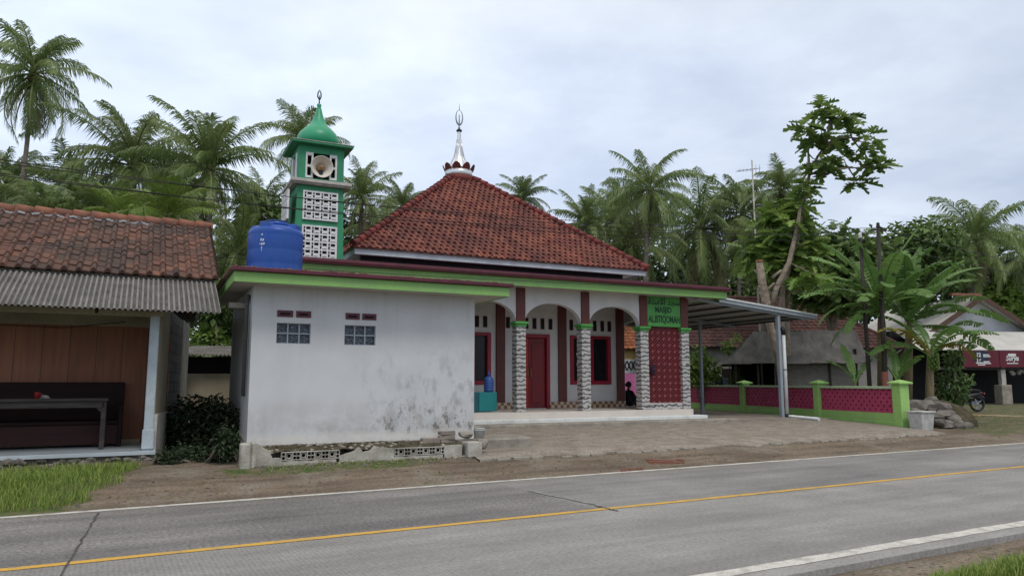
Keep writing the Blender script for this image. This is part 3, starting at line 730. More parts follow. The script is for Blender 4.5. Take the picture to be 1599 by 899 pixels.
# door
f = MB()
for a_, b_ in ((.81, .93), (1.98, 2.10)): f.box(a_, b_, 1.95, 2.12, FZ, 3.12)
f.box(.93, 1.98, 1.952, 2.12, 3.0, 3.12); f.build('door_frame', 'frame', mosque, bevel=.008)
for x0, x1, y, m in ((.94, 1.36, 2.03, 'redbright'), (1.37, 1.97, 2.05, 'red')):
    dm = MB(); dm.box(x0, x1, y, y + .04, FZ + .03, 2.99)
    for z0, z1 in ((.95, 1.75), (1.9, 2.85)): dm.box(x0 + .1, x1 - .1, y - .014, y + .005, z0, z1)
    do = dm.build('door', m, mosque, bevel=.006)
    hx = x1 - .05 if x0 < 1 else x0 + .06
    MB().tube([(hx, y - .02, 1.75), (hx, y - .06, 1.8), (hx, y - .06, 2.0), (hx, y - .02, 2.05)], .014, 6).build('handle', 'tan', do)
# columns
def column(x, y):
    c = MB(); c.box(x - .15, x + .15, y - .15, y + .15, FZ, 3.19); co = c.build('column', 'stone', mosque, bevel=.012)
    c = MB(); c.box(x - .17, x + .17, y - .17, y + .17, 3.17, 3.24); c.box(x - .21, x + .21, y - .21, y + .21, 3.24, 3.31); c.build('capital', 'signgreen', co, bevel=.01)
    MB().box(x - .14, x + .14, y - .14, y + .14, 3.31, 4.27).build('upper_pillar', 'brown', co, bevel=.006)
CX = [-4.3, -2.15, .01, 2.16, 4.27, 5.85]
for x in CX: column(x, 0)
column(5.85, 4.0)
def arch_wall(mb, x0, x1, zs_, rise, ztop, y0, y1, k=22, swap=None):
    cx = (x0 + x1) / 2; r = (x1 - x0) / 2; P = lambda x, y, z: (x, y, z) if swap is None else (swap + y, x, z)
    prev = None
    for i in range(k + 1):
        a = PI - PI * i / k; x = cx + r * math.cos(a); z = zs_ + rise * math.sin(a)
        if prev:
            px, pz = prev
            mb.poly([P(px, y0, pz), P(x, y0, z), P(x, y0, ztop), P(px, y0, ztop)]); mb.poly([P(px, y1, pz), P(px, y1, ztop), P(x, y1, ztop), P(x, y1, z)])
            mb.poly([P(px, y0, pz), P(px, y1, pz), P(x, y1, z), P(x, y0, z)])
        prev = (x, z)
for i in range(4):
    aw = MB(); arch_wall(aw, CX[i] + .145, CX[i + 1] - .145, 3.31, .57, 4.27, -.10, .10); aw.build('arch_wall', 'wall', mosque)
aw = MB(); arch_wall(aw, .16, 3.85, 3.28, .50, 4.27, -.08, .08, swap=5.85); aw.build('arch_wall', 'wall', mosque)
# lattice bay
base = MB().box(4.42, 5.70, -.10, .10, FZ, .97).build('lattice_base', 'stone', mosque)
bx = [4.42 + i * .213 / 6 for i in range(37)]; bz = [.972 + j * .2 / 6 for j in range(int((3.31 - .972) / .2 * 6) + 1)]
def lat(i, j):
    u, v = i % 6, j % 6
    if u == 1 and v == 0: return True
    return (u - v) % 3 != 1
g = MB().plate(bx, bz, lat, -.05, -.012)
for i in range(0, 7):
    for j in range(0, 13):
        x = 4.42 + min(max(i * .213, .03), 1.25); z = .99 + j * .195
        if z < 3.28:
            g.box(x - .05, x + .05, -.056, -.051, z - .007, z + .007, 1); g.box(x - .007, x + .007, -.0565, -.0515, z - .05, z + .05, 1)
g.build('lattice_panel', ['lattice', 'lattice_hi'], mosque)
MB().box(4.42, 5.70, .05, .085, .97, 3.31).build('lattice_backing', 'lattice', mosque)
# name board
sg = MB().box(4.42, 5.70, -.12, .05, 3.33, 4.27).build('name_board', 'signgreen', mosque, bevel=.006)
RX = (PI / 2, 0, 0)
try:
    # المسجد الاستقامة  (presentation forms, laid out right to left)
    ar = '\ufe94\ufee3\ufe8e\ufed8\ufe98\ufeb3\ufefb\u0627 \ufeaa\ufea0\ufeb4\ufee4\ufedf\u0627'
    text_mesh('arabic_lettering', ar, .30, 'signdark', sg, (5.06, -.124, 4.02), RX, .005, .9)
except Exception as ex: print('arabic', ex)
text_mesh('lettering', 'MASJID', .25, 'signdark', sg, (5.03, -.124, 3.775), RX, .007, .82)
text_mesh('lettering', 'AL.ISTIQOMAH', .30, 'signdark', sg, (5.06, -.124, 3.46), RX, .008, .60)
# porch roof, fascia and gutter
MB().box(-6.9, 7.06, -.70, 2.0, 4.30, 4.50).box(5.0, 7.06, 2.0, 6.0, 4.30, 4.50).build('porch_ceiling', 'soffit', mosque)
MB().box(-6.9, 5.72, -.10, .10, 4.27, 4.30).build('beam', 'wall', mosque)
f = MB(); f.box(-6.93, 7.09, -.74, -.702, 4.245, 4.47); f.box(7.062, 7.10, -.70, 6.0, 4.247, 4.47); f.build('fascia', 'green', mosque, bevel=.006)
gt = MB()
prof = [(-.86, 4.47), (-.88, 4.53), (-.87, 4.60), (-.83, 4.605), (-.70, 4.60), (-.70, 4.47)]
n0 = 0
for x in (-6.95, 7.14):
    gt.v += [(x, y, z) for y, z in prof]
for i in range(6): gt.face([i, (i + 1) % 6, 6 + (i + 1) % 6, 6 + i])
gt.face([0, 1, 2, 3, 4, 5][::-1]); gt.face([6, 7, 8, 9, 10, 11]); gt.build('gutter', 'maroon', mosque)
w = MB(); w.poly([(-6.9, -.70, 4.52), (7.06, -.70, 4.52), (7.06, 2.0, 4.66), (-6.9, 2.0, 4.66)]); w.build('porch_roof', 'maroon', mosque)
# main roof
EX0, EX1, EY0, EY1, EZ = -4.48, 5.60, 1.38, 11.46, 5.36
AX, AY, AZ, AR = .68, 6.42, 9.12, .42
ro = MB()
def face_to3d(p0, p1, q0, q1):
    p0, p1, q0, q1 = map(Vector, (p0, p1, q0, q1)); e = (p1 - p0).normalized(); m0 = (p0 + p1) / 2; m1 = (q0 + q1) / 2
    wd = (p1 - p0).length; wt = (q1 - q0).length
    up = (m1 - m0) - e * (m1 - m0).dot(e); sl = up.length; up.normalize(); nr = e.cross(up)
    if nr.z < 0: nr = -nr
    a0 = 0; b0 = (q0 - p0).dot(e); b1 = (q1 - p0).dot(e)
    return (lambda d: (b0 * d / sl, wd + (b1 - wd) * d / sl)), sl, (lambda a, d, h: p0 + e * a + up * d + nr * h)
cor = [(EX0, EY0, EZ), (EX1, EY0, EZ), (EX1, EY1, EZ), (EX0, EY1, EZ)]
top = [(AX - AR, AY - AR, AZ), (AX + AR, AY - AR, AZ), (AX + AR, AY + AR, AZ), (AX - AR, AY + AR, AZ)]
random.seed(3)
for i in range(4):
    wa, sl, t3 = face_to3d(cor[i], cor[(i + 1) % 4], top[i], top[(i + 1) % 4])
    tile_field(ro, wa, sl, .205, .235, t3, amp=.058, lip=.022, stagger=True, jitter=.013)
roof = ro.build('roof', 'roof_mosque', mosque)
un = MB(); un.poly([(EX0, EY0, EZ - .02), (EX1, EY0, EZ - .02), (EX1, EY1, EZ - .02), (EX0, EY1, EZ - .02)])
for i in range(4):
    j = (i + 1) % 4; s_ = lambda p: (p[0], p[1], p[2] - .03); un.poly([s_(cor[i]), s_(cor[j]), s_(top[j]), s_(top[i])])
un.build('roof_deck', 'soffit', roof)
for i in range(4):
    hc = MB(); a_, b_ = Vector(cor[i]), Vector(top[i]); k = 24
    for q in range(k):
        p = a_.lerp(b_, q / k); r = a_.lerp(b_, (q + 1.15) / k); hc.tube([p + Vector((0, 0, .07)), r + Vector((0, 0, .05))], [.125, .10], 8, 0, True, random.random())
    hc.build('hip_cap', 'hip', roof)
f = MB(); q = .06
for a_, b_, c_, d_ in ((EX0, EX1, EY0 + q, EY0 + q + .03), (EX0, EX1, EY1 - q - .03, EY1 - q)): f.box(a_ + q, b_ - q, c_, d_, EZ - .19, EZ + .0)
for a_, b_ in ((EX0 + q, EX0 + q + .03), (EX1 - q - .03, EX1 - q)): f.box(a_, b_, EY0 + q + .03, EY1 - q - .03, EZ - .19, EZ + .0)
f.build('eave_board', 'eavewhite', roof)
MB().box(EX0 + .1, EX1 - .1, EY0 + .1, EY1 - .1, EZ - .13, EZ - .10).build('soffit', 'eavewhite', roof)
# finial
fx = (AX, AY, 0)
fi = MB().lathe([(.62, AZ - .12), (.60, AZ + .12), (.50, AZ + .16)], 24, fx).build('finial_base', 'hip', mosque)
MB().lathe([(.50, AZ + .15), (.52, AZ + .17), (.52, AZ + .36), (.46, AZ + .38)], 24, fx).build('collar', 'chrome', fi)
pt = MB()
for i in range(9):
    a_ = 2 * PI * i / 9; n0 = len(pt.v)
    c = Vector((AX + math.cos(a_) * .50, AY + math.sin(a_) * .50, AZ + .36)); o_ = Vector((math.cos(a_), math.sin(a_), 0)); s_ = Vector((-math.sin(a_), math.cos(a_), 0))
    for k in range(11):
        b_ = PI * k / 10; rr = .17
        for dd in (0, .015): pt.v.append(tuple(c + s_ * math.cos(b_) * rr + (o_ * .45 + Vector((0, 0, 1))).normalized() * math.sin(b_) * .26 + o_ * dd))
    pt.face([n0 + 2 * k for k in range(11)]); pt.face([n0 + 2 * k + 1 for k in range(11)][::-1])
pt.build('petal', 'hip', fi)
sp = MB().lathe([(.40, AZ + .38), (.42, AZ + .48), (.32, AZ + .66), (.20, AZ + .9), (.125, AZ + 1.25), (.085, AZ + 1.6), (.065, AZ + 1.93)], 12, fx, smooth=False)
for i in range(12):
    a_ = 2 * PI * i / 12; sp.tube([(AX + math.cos(a_) * r_, AY + math.sin(a_) * r_, AZ + z_) for r_, z_ in ((.46, .42), (.34, .64), (.21, .9), (.135, 1.25), (.09, 1.6))], .014, 4)
sp.build('spire', 'chrome', fi)
MB().lathe([(.10, AZ + 1.93), (.11, AZ + 1.99), (.06, AZ + 2.02)], 16, fx).build('ring', 'blackmetal', fi)
e = MB().lathe([(.035, AZ + 2.02), (.05, AZ + 2.07), (.02, AZ + 2.13), (.035, AZ + 2.17), (.015, AZ + 2.21), (.015, AZ + 2.3)], 12, fx)
for side in (-1, 1):   # crescent of two horns
    e.tube([(AX + side * .135 * math.sin(t_), AY, AZ + 2.50 - .29 * math.cos(t_)) for t_ in [i * .22 for i in range(14)]], [.04 - .0024 * i for i in range(14)], 6)
e.tube([(AX, AY, AZ + 2.25), (AX, AY, AZ + 2.6)], .02, 6); e.tube([(AX, AY, AZ + 2.76), (AX, AY, AZ + 3.04)], [.015, .006], 6)
e.build('crescent', 'steel', fi)

# ================================================================ MINARET
minaret = thing('minaret', 'green minaret with white breeze block panels and onion dome behind the blue tank', 'minaret', FM.w(-5.52, 1.52), math.radians(26))
mb = MB(); mb.frustum((-.78, .78, -.72, .72), (-.61, .61, -.61, .61), .3, 6.88); mb.build('shaft', 'mingreen', minaret, bevel=.01)
def breeze(parent, cx, w_, z0, z1, y, nx=4, nz=4, dirn=0, material='blockwhite'):
    """panel of pierced blocks standing in a wall face; dirn 0 faces -y, 1 faces -x"""
    xs, zs = [], []
    cw = w_ / nx; ch = (z1 - z0) / nz
    fx_ = [0, .07, .27, .37, .90]; fz_ = [0, .10, .20, .54, .62, .90]
    for i in range(nx): xs += [cx - w_ / 2 + (i + f_) * cw for f_ in fx_]
    for j in range(nz): zs += [z0 + (j + f_) * ch for f_ in fz_]
    xs.append(cx + w_ / 2); zs.append(z1)
    def solid(i, j):
        a_, b_ = i % 5, j % 6
        if a_ == 1: return not (b_ in (1, 2, 4))
        if a_ == 3: return not (b_ in (1, 4)) if b_ != 3 else False
        return True
    m_ = MB().plate(xs, zs, solid, 0, .05)
    fr = .025
    m_.box(cx - w_ / 2 - fr, cx + w_ / 2 + fr, 0, .05, z1, z1 + fr); m_.box(cx - w_ / 2 - fr, cx + w_ / 2 + fr, 0, .05, z0 - fr, z0)
    m_.box(cx - w_ / 2 - fr, cx - w_ / 2, 0, .05, z0, z1); m_.box(cx + w_ / 2, cx + w_ / 2 + fr, 0, .05, z0, z1)
    o = m_.build('breeze_panel', material, parent); return o
def yface(z): return -.72 + (z - .3) / 6.58 * .11
for z0, z1 in ((4.88, 5.72), (5.92, 6.66)):
    z0b = z0
    o = breeze(minaret, 0, .88, z0b, z1, 0); zc = (z0 + z1) / 2; tilt = math.atan(.11 / 6.58)
    o.location = (0.0, yface(0) - .062, 0); o.rotation_euler = (-tilt, 0, 0)
    b = MB().box(-.46, .46, .0505, .0555, z0, z1).build('backing', 'dark', o)
    o2 = D.objects.new('breeze_panel', o.data); COL.objects.link(o2); o2.parent = minaret; o2.location = (-.80 - .062 + .0, 0, 0); o2.rotation_euler = (0, math.atan(.17 / 6.58), -PI / 2)
    b2 = D.objects.new('backing', b.data); COL.objects.link(b2); b2.parent = o2
mb = MB(); mb.box(-.80, .80, -.80, .80, 6.88, 6.97); mb.box(-.76, .76, -.76, .76, 6.84, 6.88); mb.build('balcony_slab', 'slab', minaret, bevel=.012)
LZ0, LZ1 = 6.97, 7.95
mb = MB()
lw = .61
xs = [-lw, -.40, -.22, .22, .40, lw]; zs = [LZ0, LZ0 + .08, LZ1 - .2, LZ1]
mb.plate(xs, zs, lambda i, j: not (j == 1 and i in (1, 2, 3)), -lw, -lw + .1)
mb.box(-lw, -lw + .1, -lw + .1, -.40, LZ0, LZ1); mb.box(-lw, -lw + .1, .40, lw, LZ0, LZ1); mb.box(-lw, -lw + .1, -.40, .40, LZ1 - .2, LZ1)
mb.box(lw - .1, lw, -lw + .1, lw, LZ0, LZ1); mb.box(-lw + .1, lw - .1, lw - .1, lw, LZ0, LZ1)
mb.build('lantern', 'mingreen', minaret)
MB().box(-.45, .45, .1, .12, LZ0, LZ1).build('lantern_interior', 'dark', minaret)
def slotpanel(x0, x1):
    xs = [x0, x0 + .045, x1 - .045, x1]; z = LZ0 + .08; zs = [z, z + .06, z + .30, z + .36, z + .62, LZ1 - .2]
    return MB().plate(xs, zs, lambda i, j: not (i == 1 and j in (1, 3)), -lw - .012, -lw + .06)
for x0, x1 in ((-.42, -.22), (.22, .42)):
    o = slotpanel(x0, x1).build('side_panel', 'blockwhite', minaret, bevel=.004)
for y0 in (-.42, .22): MB().box(-lw - .012, -lw + .06, y0, y0 + .2, LZ0 + .05, LZ1 - .19).build('side_panel', 'blockwhite', minaret)
mb = MB(); mb.box(-.82, .82, -.82, .82, 7.95, 8.02); mb.frustum((-.80, .80, -.80, .80), (-.55, .55, -.55, .55), 8.02, 8.12); mb.build('cornice', 'mingreen', minaret, bevel=.01)
MB().box(-.835, .835, -.835, .835, 8.012, 8.03).build('cornice_edge', 'slab', minaret)
MB().lathe([(.50, 8.10), (.555, 8.18), (.575, 8.28), (.56, 8.38), (.50, 8.49), (.40, 8.60), (.29, 8.70), (.20, 8.82), (.145, 8.95), (.105, 9.08), (.075, 9.20), (.05, 9.27), (.06, 9.30), (.06, 9.36), (.02, 9.38)], 28).build('dome', 'domegreen', minaret)
e = MB().tube([(0, 0, 9.37), (0, 0, 9.62)], [.02, .012], 6)
e.tube([(.0, 0, 9.50), (-.05, 0, 9.58), (-.04, 0, 9.70), (.0, 0, 9.78), (.04, 0, 9.70), (.045, 0, 9.58), (.01, 0, 9.50)], .018, 6); e.build('finial', 'blackmetal', minaret)
# horn loudspeaker standing in the lantern opening
sp_ = thing('horn_loudspeaker', 'round cream horn loudspeaker in the opening of the green minaret', 'loudspeaker', FM.w(-5.52, 1.52, LZ0 + .40), math.radians(26))
h = MB().lathe([(.06, .40), (.07, .34), (.13, .2), (.22, .09), (.285, .03), (.305, .0), (.295, -.012), (.275, .03), (.21, .10), (.12, .21), (.05, .33), (.0, .335)], 28, (0, -.70, 0), axis='y', cap=False)
h.build('horn', 'cream', sp_)
MB().lathe([(.02, -.02), (.045, .0), (.05, .06), (.075, .10), (.095, .17), (.09, .22)], 16, (0, -.70, 0), axis='y').build('phase_plug', 'tan', sp_)
MB().box(-.05, .05, -.6, -.3, -.40, -.05).build('bracket', 'blackmetal', sp_)

# ================================================================ ANNEX
FN = Frame(-4.67, 13.2, 26)
annex = thing('washroom_annex', 'white flat roofed washroom block with stained plaster in front of the mosque', 'building', FN.P, math.radians(26))
AW, AD = 4.34, 3.6
WIN = [(.43, 1.04, 2.30, 2.675), (1.67, 2.27, 2.295, 2.675)]
xs = [0, .43, 1.04, 1.67, 2.27, AW]; zs = [.2, 2.30, 2.675, 3.34]
m_ = MB().plate(xs, zs, lambda i, j: not (j == 1 and i in (1, 3)), 0, .14)
m_.box(0, .14, .14, AD, .2, 3.34); m_.box(AW - .14, AW, .14, AD, .2, 3.34); m_.box(.14, AW - .14, AD - .14, AD, .2, 3.34)
m_.build('wall', 'annex', annex)
for x0, x1, z0, z1 in WIN:
    z0 = 2.30
    f = MB()
    for i in range(4):
        xx = x0 + (x1 - x0) * i / 3; f.box(xx - .012, xx + .012, .03, .07, z0, z1)
    for j in range(3):
        zz = z0 + (z1 - z0) * j / 2; f.box(x0, x1, .035, .065, zz - .012, zz + .012)
    fo = f.build('window', 'steel', annex)
    MB().box(x0, x1, .072, .09, z0, z1).build('pane', 'blockglass', fo)
for x0, x1 in ((.43, .71), (.765, 1.035), (1.68, 1.95), (2.0, 2.275)):
    m_ = MB().plate([x0, x0 + .05, x1 - .05, x1], [2.785, 2.818, 2.862, 2.905], lambda i, j: not (i == 1 and j == 1), -.018, .0)
    o = m_.build('vent_block', 'maroon', annex)
    MB().box(x0 + .03, x1 - .03, -.004, -.001, 2.80, 2.89).build('opening', 'dark', o)
MB().box(-.36, 4.84, -.54, AD + .3, 3.33, 3.47).build('roof_slab', 'soffit', annex)
f = MB(); f.box(-.39, 4.86, -.575, -.541, 3.315, 3.50); f.box(-.395, -.361, -.541, AD + .3, 3.317, 3.50); f.box(4.841, 4.875, -.541, AD + .3, 3.317, 3.50)
f.build('fascia', 'green', annex, bevel=.006)
gt = MB(); gt.box(-.45, 4.93, -.65, -.55, 3.502, 3.575); gt.box(-.46, -.37, -.55, AD + .3, 3.504, 3.573); gt.box(4.85, 4.93, -.55, AD + .3, 3.504, 3.573); gt.build('gutter', 'maroon', annex, bevel=.01)
r_ = MB(); r_.poly([(-.37, -.55, 3.53), (4.85, -.55, 3.53), (4.85, AD + .3, 3.66), (-.37, AD + .3, 3.66)])
random.seed(5)
for i in range(150):
    x = R(-.4, 4.8) if i > 50 else R(1.2, 4.8); r_.blob((x, -.60 + R(-.03, .1), 3.575 + R(-.005, .012)), R(.015, .045), i, 1, 0, (1.6, 1, .55))
r_.build('roof_litter', 'debris', annex)
MB().tube([(-.06, .35, 1.35), (-.06, .35, 3.0), (-.03, .35, 3.2)], .035, 8).build('downpipe', 'steeldark', annex)
MB().box(-.32, -.002, .9, 1.3, 3.0, 3.10).build('wall_bracket', 'slab', annex)

# water tank on the annex roof
TK = at(429.5, 400, 14.35)
tank = thing('water_tank', 'round blue plastic water tank on the white annex roof', 'water tank', (TK.x, TK.y, 3.54), math.radians(-20))
pf = [(.50, 0), (.525, .03)]
for i in range(3): z = .06 + i * .28; pf += [(.525, z), (.525, z + .24), (.522, z + .26)]
pf += [(.525, .92), (.525, .96), (.50, 1.02), (.40, 1.075), (.30, 1.10)]
MB().lathe(pf, 36).build('body', 'tank', tank)
MB().lathe([(.26, 1.09), (.26, 1.17), (.24, 1.185), (.23, 1.215), (.17, 1.225)], 28).build('lid', 'tank', tank)
MB().lathe([(.245, 1.186), (.25, 1.20), (.245, 1.205)], 28).build('lid_ring', 'blackmetal', tank)
for a_ in (.2, 1.77, 3.34, 4.9):
    lug = MB(); c = Vector((math.cos(a_), math.sin(a_), 0)); s_ = Vector((-math.sin(a_), math.cos(a_), 0)); n0 = len(lug.v)
    for rr, hw, z in ((.30, .12, 1.08), (.47, .12, 1.02), (.47, .10, 1.13), (.30, .10, 1.14)):
        lug.v += [tuple(c * rr - s_ * hw + Vector((0, 0, z))), tuple(c * rr + s_ * hw + Vector((0, 0, z)))]
    for q in ((0, 1, 3, 2), (2, 3, 5, 4), (4, 5, 7, 6), (6, 7, 1, 0), (0, 2, 4, 6), (1, 7, 5, 3)): lug.face([n0 + k for k in q])
    lug.build('lifting_lug', 'tank', tank, bevel=.01)
lt = MB(); ang = -PI / 2 + .12 - math.radians(-20) - .30   # printed lettering on the camera side
for i, (da, z, hh, ww) in enumerate(((0, .86, .035, .03), (-.02, .76, .06, .025), (.03, .755, .05, .03), (-.045, .68, .03, .02), (0, .675, .055, .03), (.05, .68, .05, .028), (0, .60, .05, .022), (0, .55, .03, .016))):
    a0 = ang + da * 1.6; p = [(math.cos(a0 + k * ww) * .528, math.sin(a0 + k * ww) * .528) for k in (-1, 1)]
    lt.poly([(p[0][0], p[0][1], z - hh / 2), (p[1][0], p[1][1], z - hh / 2 + .01), (p[1][0], p[1][1], z + hh / 2), (p[0][0], p[0][1], z + hh / 2 - .01)])
lt.build('lettering', 'tankwhite', tank)

# broken low wall with pierced blocks in front of the annex
lowwall = thing('low_wall', 'broken low garden wall with pierced blocks along the foot of the annex', 'wall', FN.P, math.radians(26))
random.seed(11)
def jag(x0, x1, y, z0, ztop, th=.12, step=.07):
    m_ = MB(); x = x0; prev = None
    while x <= x1 + 1e-6:
        z = ztop(x) + .018 * mnoise.noise(Vector((x * 9, y, 2)))
        c = (x, z)
        if prev:
            a_, za = prev
            m_.poly([(a_, y, z0), (x, y, z0), (x, y - .0, z), (a_, y, za)]); m_.poly([(a_, y, za), (x, y, z), (x, y + th, z), (a_, y + th, za)]); m_.poly([(x, y + th, z0), (a_, y + th, z0), (a_, y + th, za), (x, y + th, z)])
        prev = c; x += step
    m_.poly([(x0, y, z0), (x0, y, ztop(x0)), (x0, y + th, ztop(x0)), (x0, y + th, z0)]); m_.poly([(x1, y, z0), (x1, y + th, z0), (x1, y + th, ztop(x1)), (x1, y, ztop(x1))])
    return m_
LV = -.95
b0 = FN.on(440, 712, LV)[0]; b1 = FN.on(530, 712, LV)[0]; c0 = FN.on(617, 705, LV)[0]; c1 = FN.on(694, 705, LV)[0]
p0 = FN.on(376, 700, LV - .15)[0]; p1 = FN.on(401, 700, LV - .15)[0]; e1 = FN.on(726, 705, LV)[0]
zt1 = FN.on(485, 705, LV)[1]; zt2 = FN.on(655, 699, LV)[1]; zb1 = FN.on(485, 718, LV)[1]; zb2 = FN.on(655, 711, LV)[1]
ptop = FN.on(388, 692, LV - .15)[1]
m_ = MB(); m_.box(p0, p1 - .09, LV - .16, LV + .10, .1, ptop); m_.box(p1 - .085, p1, LV - .10, LV + .1, .1, ptop + .012); m_.build('post', 'concrete_pale', lowwall, bevel=.025)
jag(p1 + .002, b0, LV, .1, lambda x: ptop - (x - p1) / (b0 - p1) * (ptop - zb1 - .04) if x < b0 - .15 else zb1 + .05).build('plaster_wall', 'concrete_pale', lowwall)
jag(b0, b1, LV, .1, lambda x: zb1 + .0).build('plaster_wall', 'concrete_pale', lowwall)
jag(b1, c0, LV, .1, lambda x: lerp_tab(x, [b1, b1 + .25, b1 + .36, b1 + .37, b1 + .62, b1 + .63, c0], [zb1 + .05, zb1 + .10, zb1 + .19, zb1 + .08, zb1 + .12, zt2 + .06, zt2 + .0])).build('plaster_wall', 'concrete_pale', lowwall)
jag(c0, c1, LV, .1, lambda x: zb2).build('plaster_wall', 'concrete_pale', lowwall)
jag(c1, e1, LV, .1, lambda x: zt2 + .02).build('plaster_wall', 'concrete_pale', lowwall)
def pierced(x0, x1, z0, z1):
    k = 4; w_ = (x1 - x0) / k
    for i in range(k):
        a_ = x0 + i * w_; m_ = MB(); fr = .012
        m_.box(a_, a_ + w_, LV, LV + .08, z0, z0 + fr); m_.box(a_, a_ + w_, LV, LV + .08, z1 - fr, z1)
        for f_ in (0, .25, .75, 1): x = a_ + f_ * w_; m_.box(x - fr / 2, x + fr / 2, LV + .001, LV + .079, z0 + fr, z1 - fr)
        cx, cz = a_ + w_ / 2, (z0 + z1) / 2; ri = (z1 - z0) * .30
        for zz in (cz,): m_.box(a_, a_ + w_ * .25, LV + .002, LV + .078, zz - fr / 2, zz + fr / 2); m_.box(a_ + w_ * .75, a_ + w_, LV + .002, LV + .078, zz - fr / 2, zz + fr / 2)
        m_.tube([(cx + ri * math.cos(t_), LV + .03, cz + ri * math.sin(t_)) for t_ in [q * PI / 6 for q in range(13)]], .011, 4, 0, False)
        for s1, s2 in ((1, 1), (1, -1), (-1, 1), (-1, -1)): m_.bar((cx + s1 * ri * .7, LV + .03, cz + s2 * ri * .7), (cx + s1 * w_ * .25, LV + .03, cz + s2 * (z1 - z0) * .5), .012)
        o = m_.build('pierced_block', 'concrete_pale', lowwall)
        MB().box(a_, a_ + w_, LV + .085, LV + .095, z0, z1).build('opening', 'dark', o)
pierced(b0, b1, zb1 + .012, zt1 + .01); pierced(c0, c1, zb2 + .012, zt2 + .01)
# soil bank behind it
sb = MB(); nx, ny = 60, 12; random.seed(2)
for j in range(ny + 1):
    for i in range(nx + 1):
        x = p1 - .02 + (e1 + .12 - p1) * i / nx; v_ = LV + .115 + (-.01 - LV - .115) * j / ny; f_ = j / ny
        zz = lerp_tab(x, [0, b0, b1, c0, e1], [zb1 + .12, zt1, zt1 + .02, zt2, zt2 + .02])
        sb.v.append((x, v_, zz - .015 + (.50 - zz) * f_ ** .8 + .07 * mnoise.noise(Vector((x * 2.2, v_ * 3, 5))) * (1 - f_) + .03 * mnoise.noise(Vector((x * 4, v_ * 5, 0))) + .015 * mnoise.noise(Vector((x * 14, v_ * 14, 0)))))
for j in range(ny):
    for i in range(nx): sb.face([j * (nx + 1) + i, j * (nx + 1) + i + 1, (j + 1) * (nx + 1) + i + 1, (j + 1) * (nx + 1) + i], 0, .5, True)
o = struct(sb.build('soil_bank', 'soil')); o.location = FN.P; o.rotation_euler = (0, 0, math.radians(26))
mo = MB(); random.seed(21)
for i in range(1300):
    x = R(p1, c0 + .3) if random.random() < .85 else R(c0, e1); v_ = R(LV + .15, -.02); f_ = (v_ - LV - .11) / (-LV - .12)
    zz = lerp_tab(x, [0, b0, b1, c0, e1], [zb1 + .12, zt1, zt1 + .02, zt2, zt2 + .02]); z = zz - .03 + (.50 - zz) * max(0, f_) ** .8
    a_ = R(0, 6.28); l = R(.02, .06); w_ = .012; p = Vector((x, v_, z)); d = Vector((math.cos(a_) * .6, math.sin(a_) * .6, R(.5, 1.0))).normalized() * l; s_ = Vector((-math.sin(a_), math.cos(a_), 0)) * w_
    n0 = len(mo.v); mo.v += [tuple(p - s_), tuple(p + s_), tuple(p + d)]; mo.face([n0, n0 + 1, n0 + 2], 0, random.random())
o = stuff(mo.build('moss', 'mossleaf'), 'dark moss and weeds on the ledge below the white annex', 'moss'); o.location = FN.P; o.rotation_euler = (0, 0, math.radians(26))

rb = MB(); random.seed(33)
for i in range(110):
    x = R(p1 + .1, e1 + .1); v_ = R(LV + .14, -.05) if i < 60 else LV - abs(random.gauss(.03, .06)); f_ = (v_ - LV - .11) / (-LV - .12)
    zz = lerp_tab(x, [0, b0, b1, c0, e1], [zb1 + .12, zt1, zt1 + .02, zt2, zt2 + .02])
    z = zz - .01 + (.50 - zz) * max(0, f_) ** .8 if i < 60 else ground_z(*FN.w(x, v_).xy) + .01
    rb.blob((x, v_, z), R(.018, .06), i, 1, 0, (1.3, 1, .7), .4, facet=i + 3)
o = stuff(rb.build('rubble', 'concrete'), 'broken plaster rubble strewn along the low wall', 'rubble'); o.location = FN.P; o.rotation_euler = (0, 0, math.radians(26))
# cement blocks, rubble, bucket by the annex corner
def block(name, label, px, py, v_, size, rz, tilt=0, group=None, mater='paleblock', cat='block', zoff=0):
    s_, z_ = FN.on(px, py, v_)
    m_ = MB(); w_, d_, h_ = size; m_.box(-w_ / 2, w_ / 2, -d_ / 2, d_ / 2, 0, h_)
    for i, q in enumerate(m_.v): m_.v[i] = tuple(c + R(-.008, .008) for c in q)
    o = m_.build(name, mater, bevel=.012); o.location = FN.w(s_, v_, z_ + zoff); o.rotation_euler = (tilt, 0, math.radians(26) + rz)
    return tag(o, label, cat, group)
random.seed(4)
block('cement_block', 'pale cement block lying flat beside the block stack at the annex wall', 672, 692, -.35, (.36, .17, .10), .05)
for i, (lab, rz) in enumerate((('cement block at the bottom of the stack of three by the annex', .1), ('middle cement block of the stack of three by the annex', -.08), ('cement block on top of the stack of three by the annex', .12))):
    block('cement_block', lab, 697, 693, -.35, (.30, .18, .082), rz, 0, None, zoff=.001 + i * .086)
def rockobj(label, c, r, seed, squash, mater='rock', group=None, name='rock'):
    m_ = MB().blob((0, 0, 0), r, seed, 2, 0, squash, .5, facet=seed + 1); o = m_.build(name, mater); o.location = c; o.rotation_euler = (0, 0, seed * 1.3)
    return tag(o, label, 'rock', group)
q = FN.on(728, 688, -.4); block('stone_slab', 'flat stone slab lying under the rubble at the annex corner', 728, 690, -.4, (.40, .25, .05), .2, .05, None, 'rock', 'slab')
c = FN.w(q[0] - .02, -.38, q[1] + .13); rockobj('rounded grey rubble lump on the flat slab at the annex corner', c, .13, 3, (1.2, 1, .75), 'concrete')
q = FN.on(738, 712, -.95); block('broken_post', 'squat broken concrete post at the right end of the low wall', 737, 712, -.92, (.30, .26, .27), .1, 0, None, 'concrete_pale', 'post')
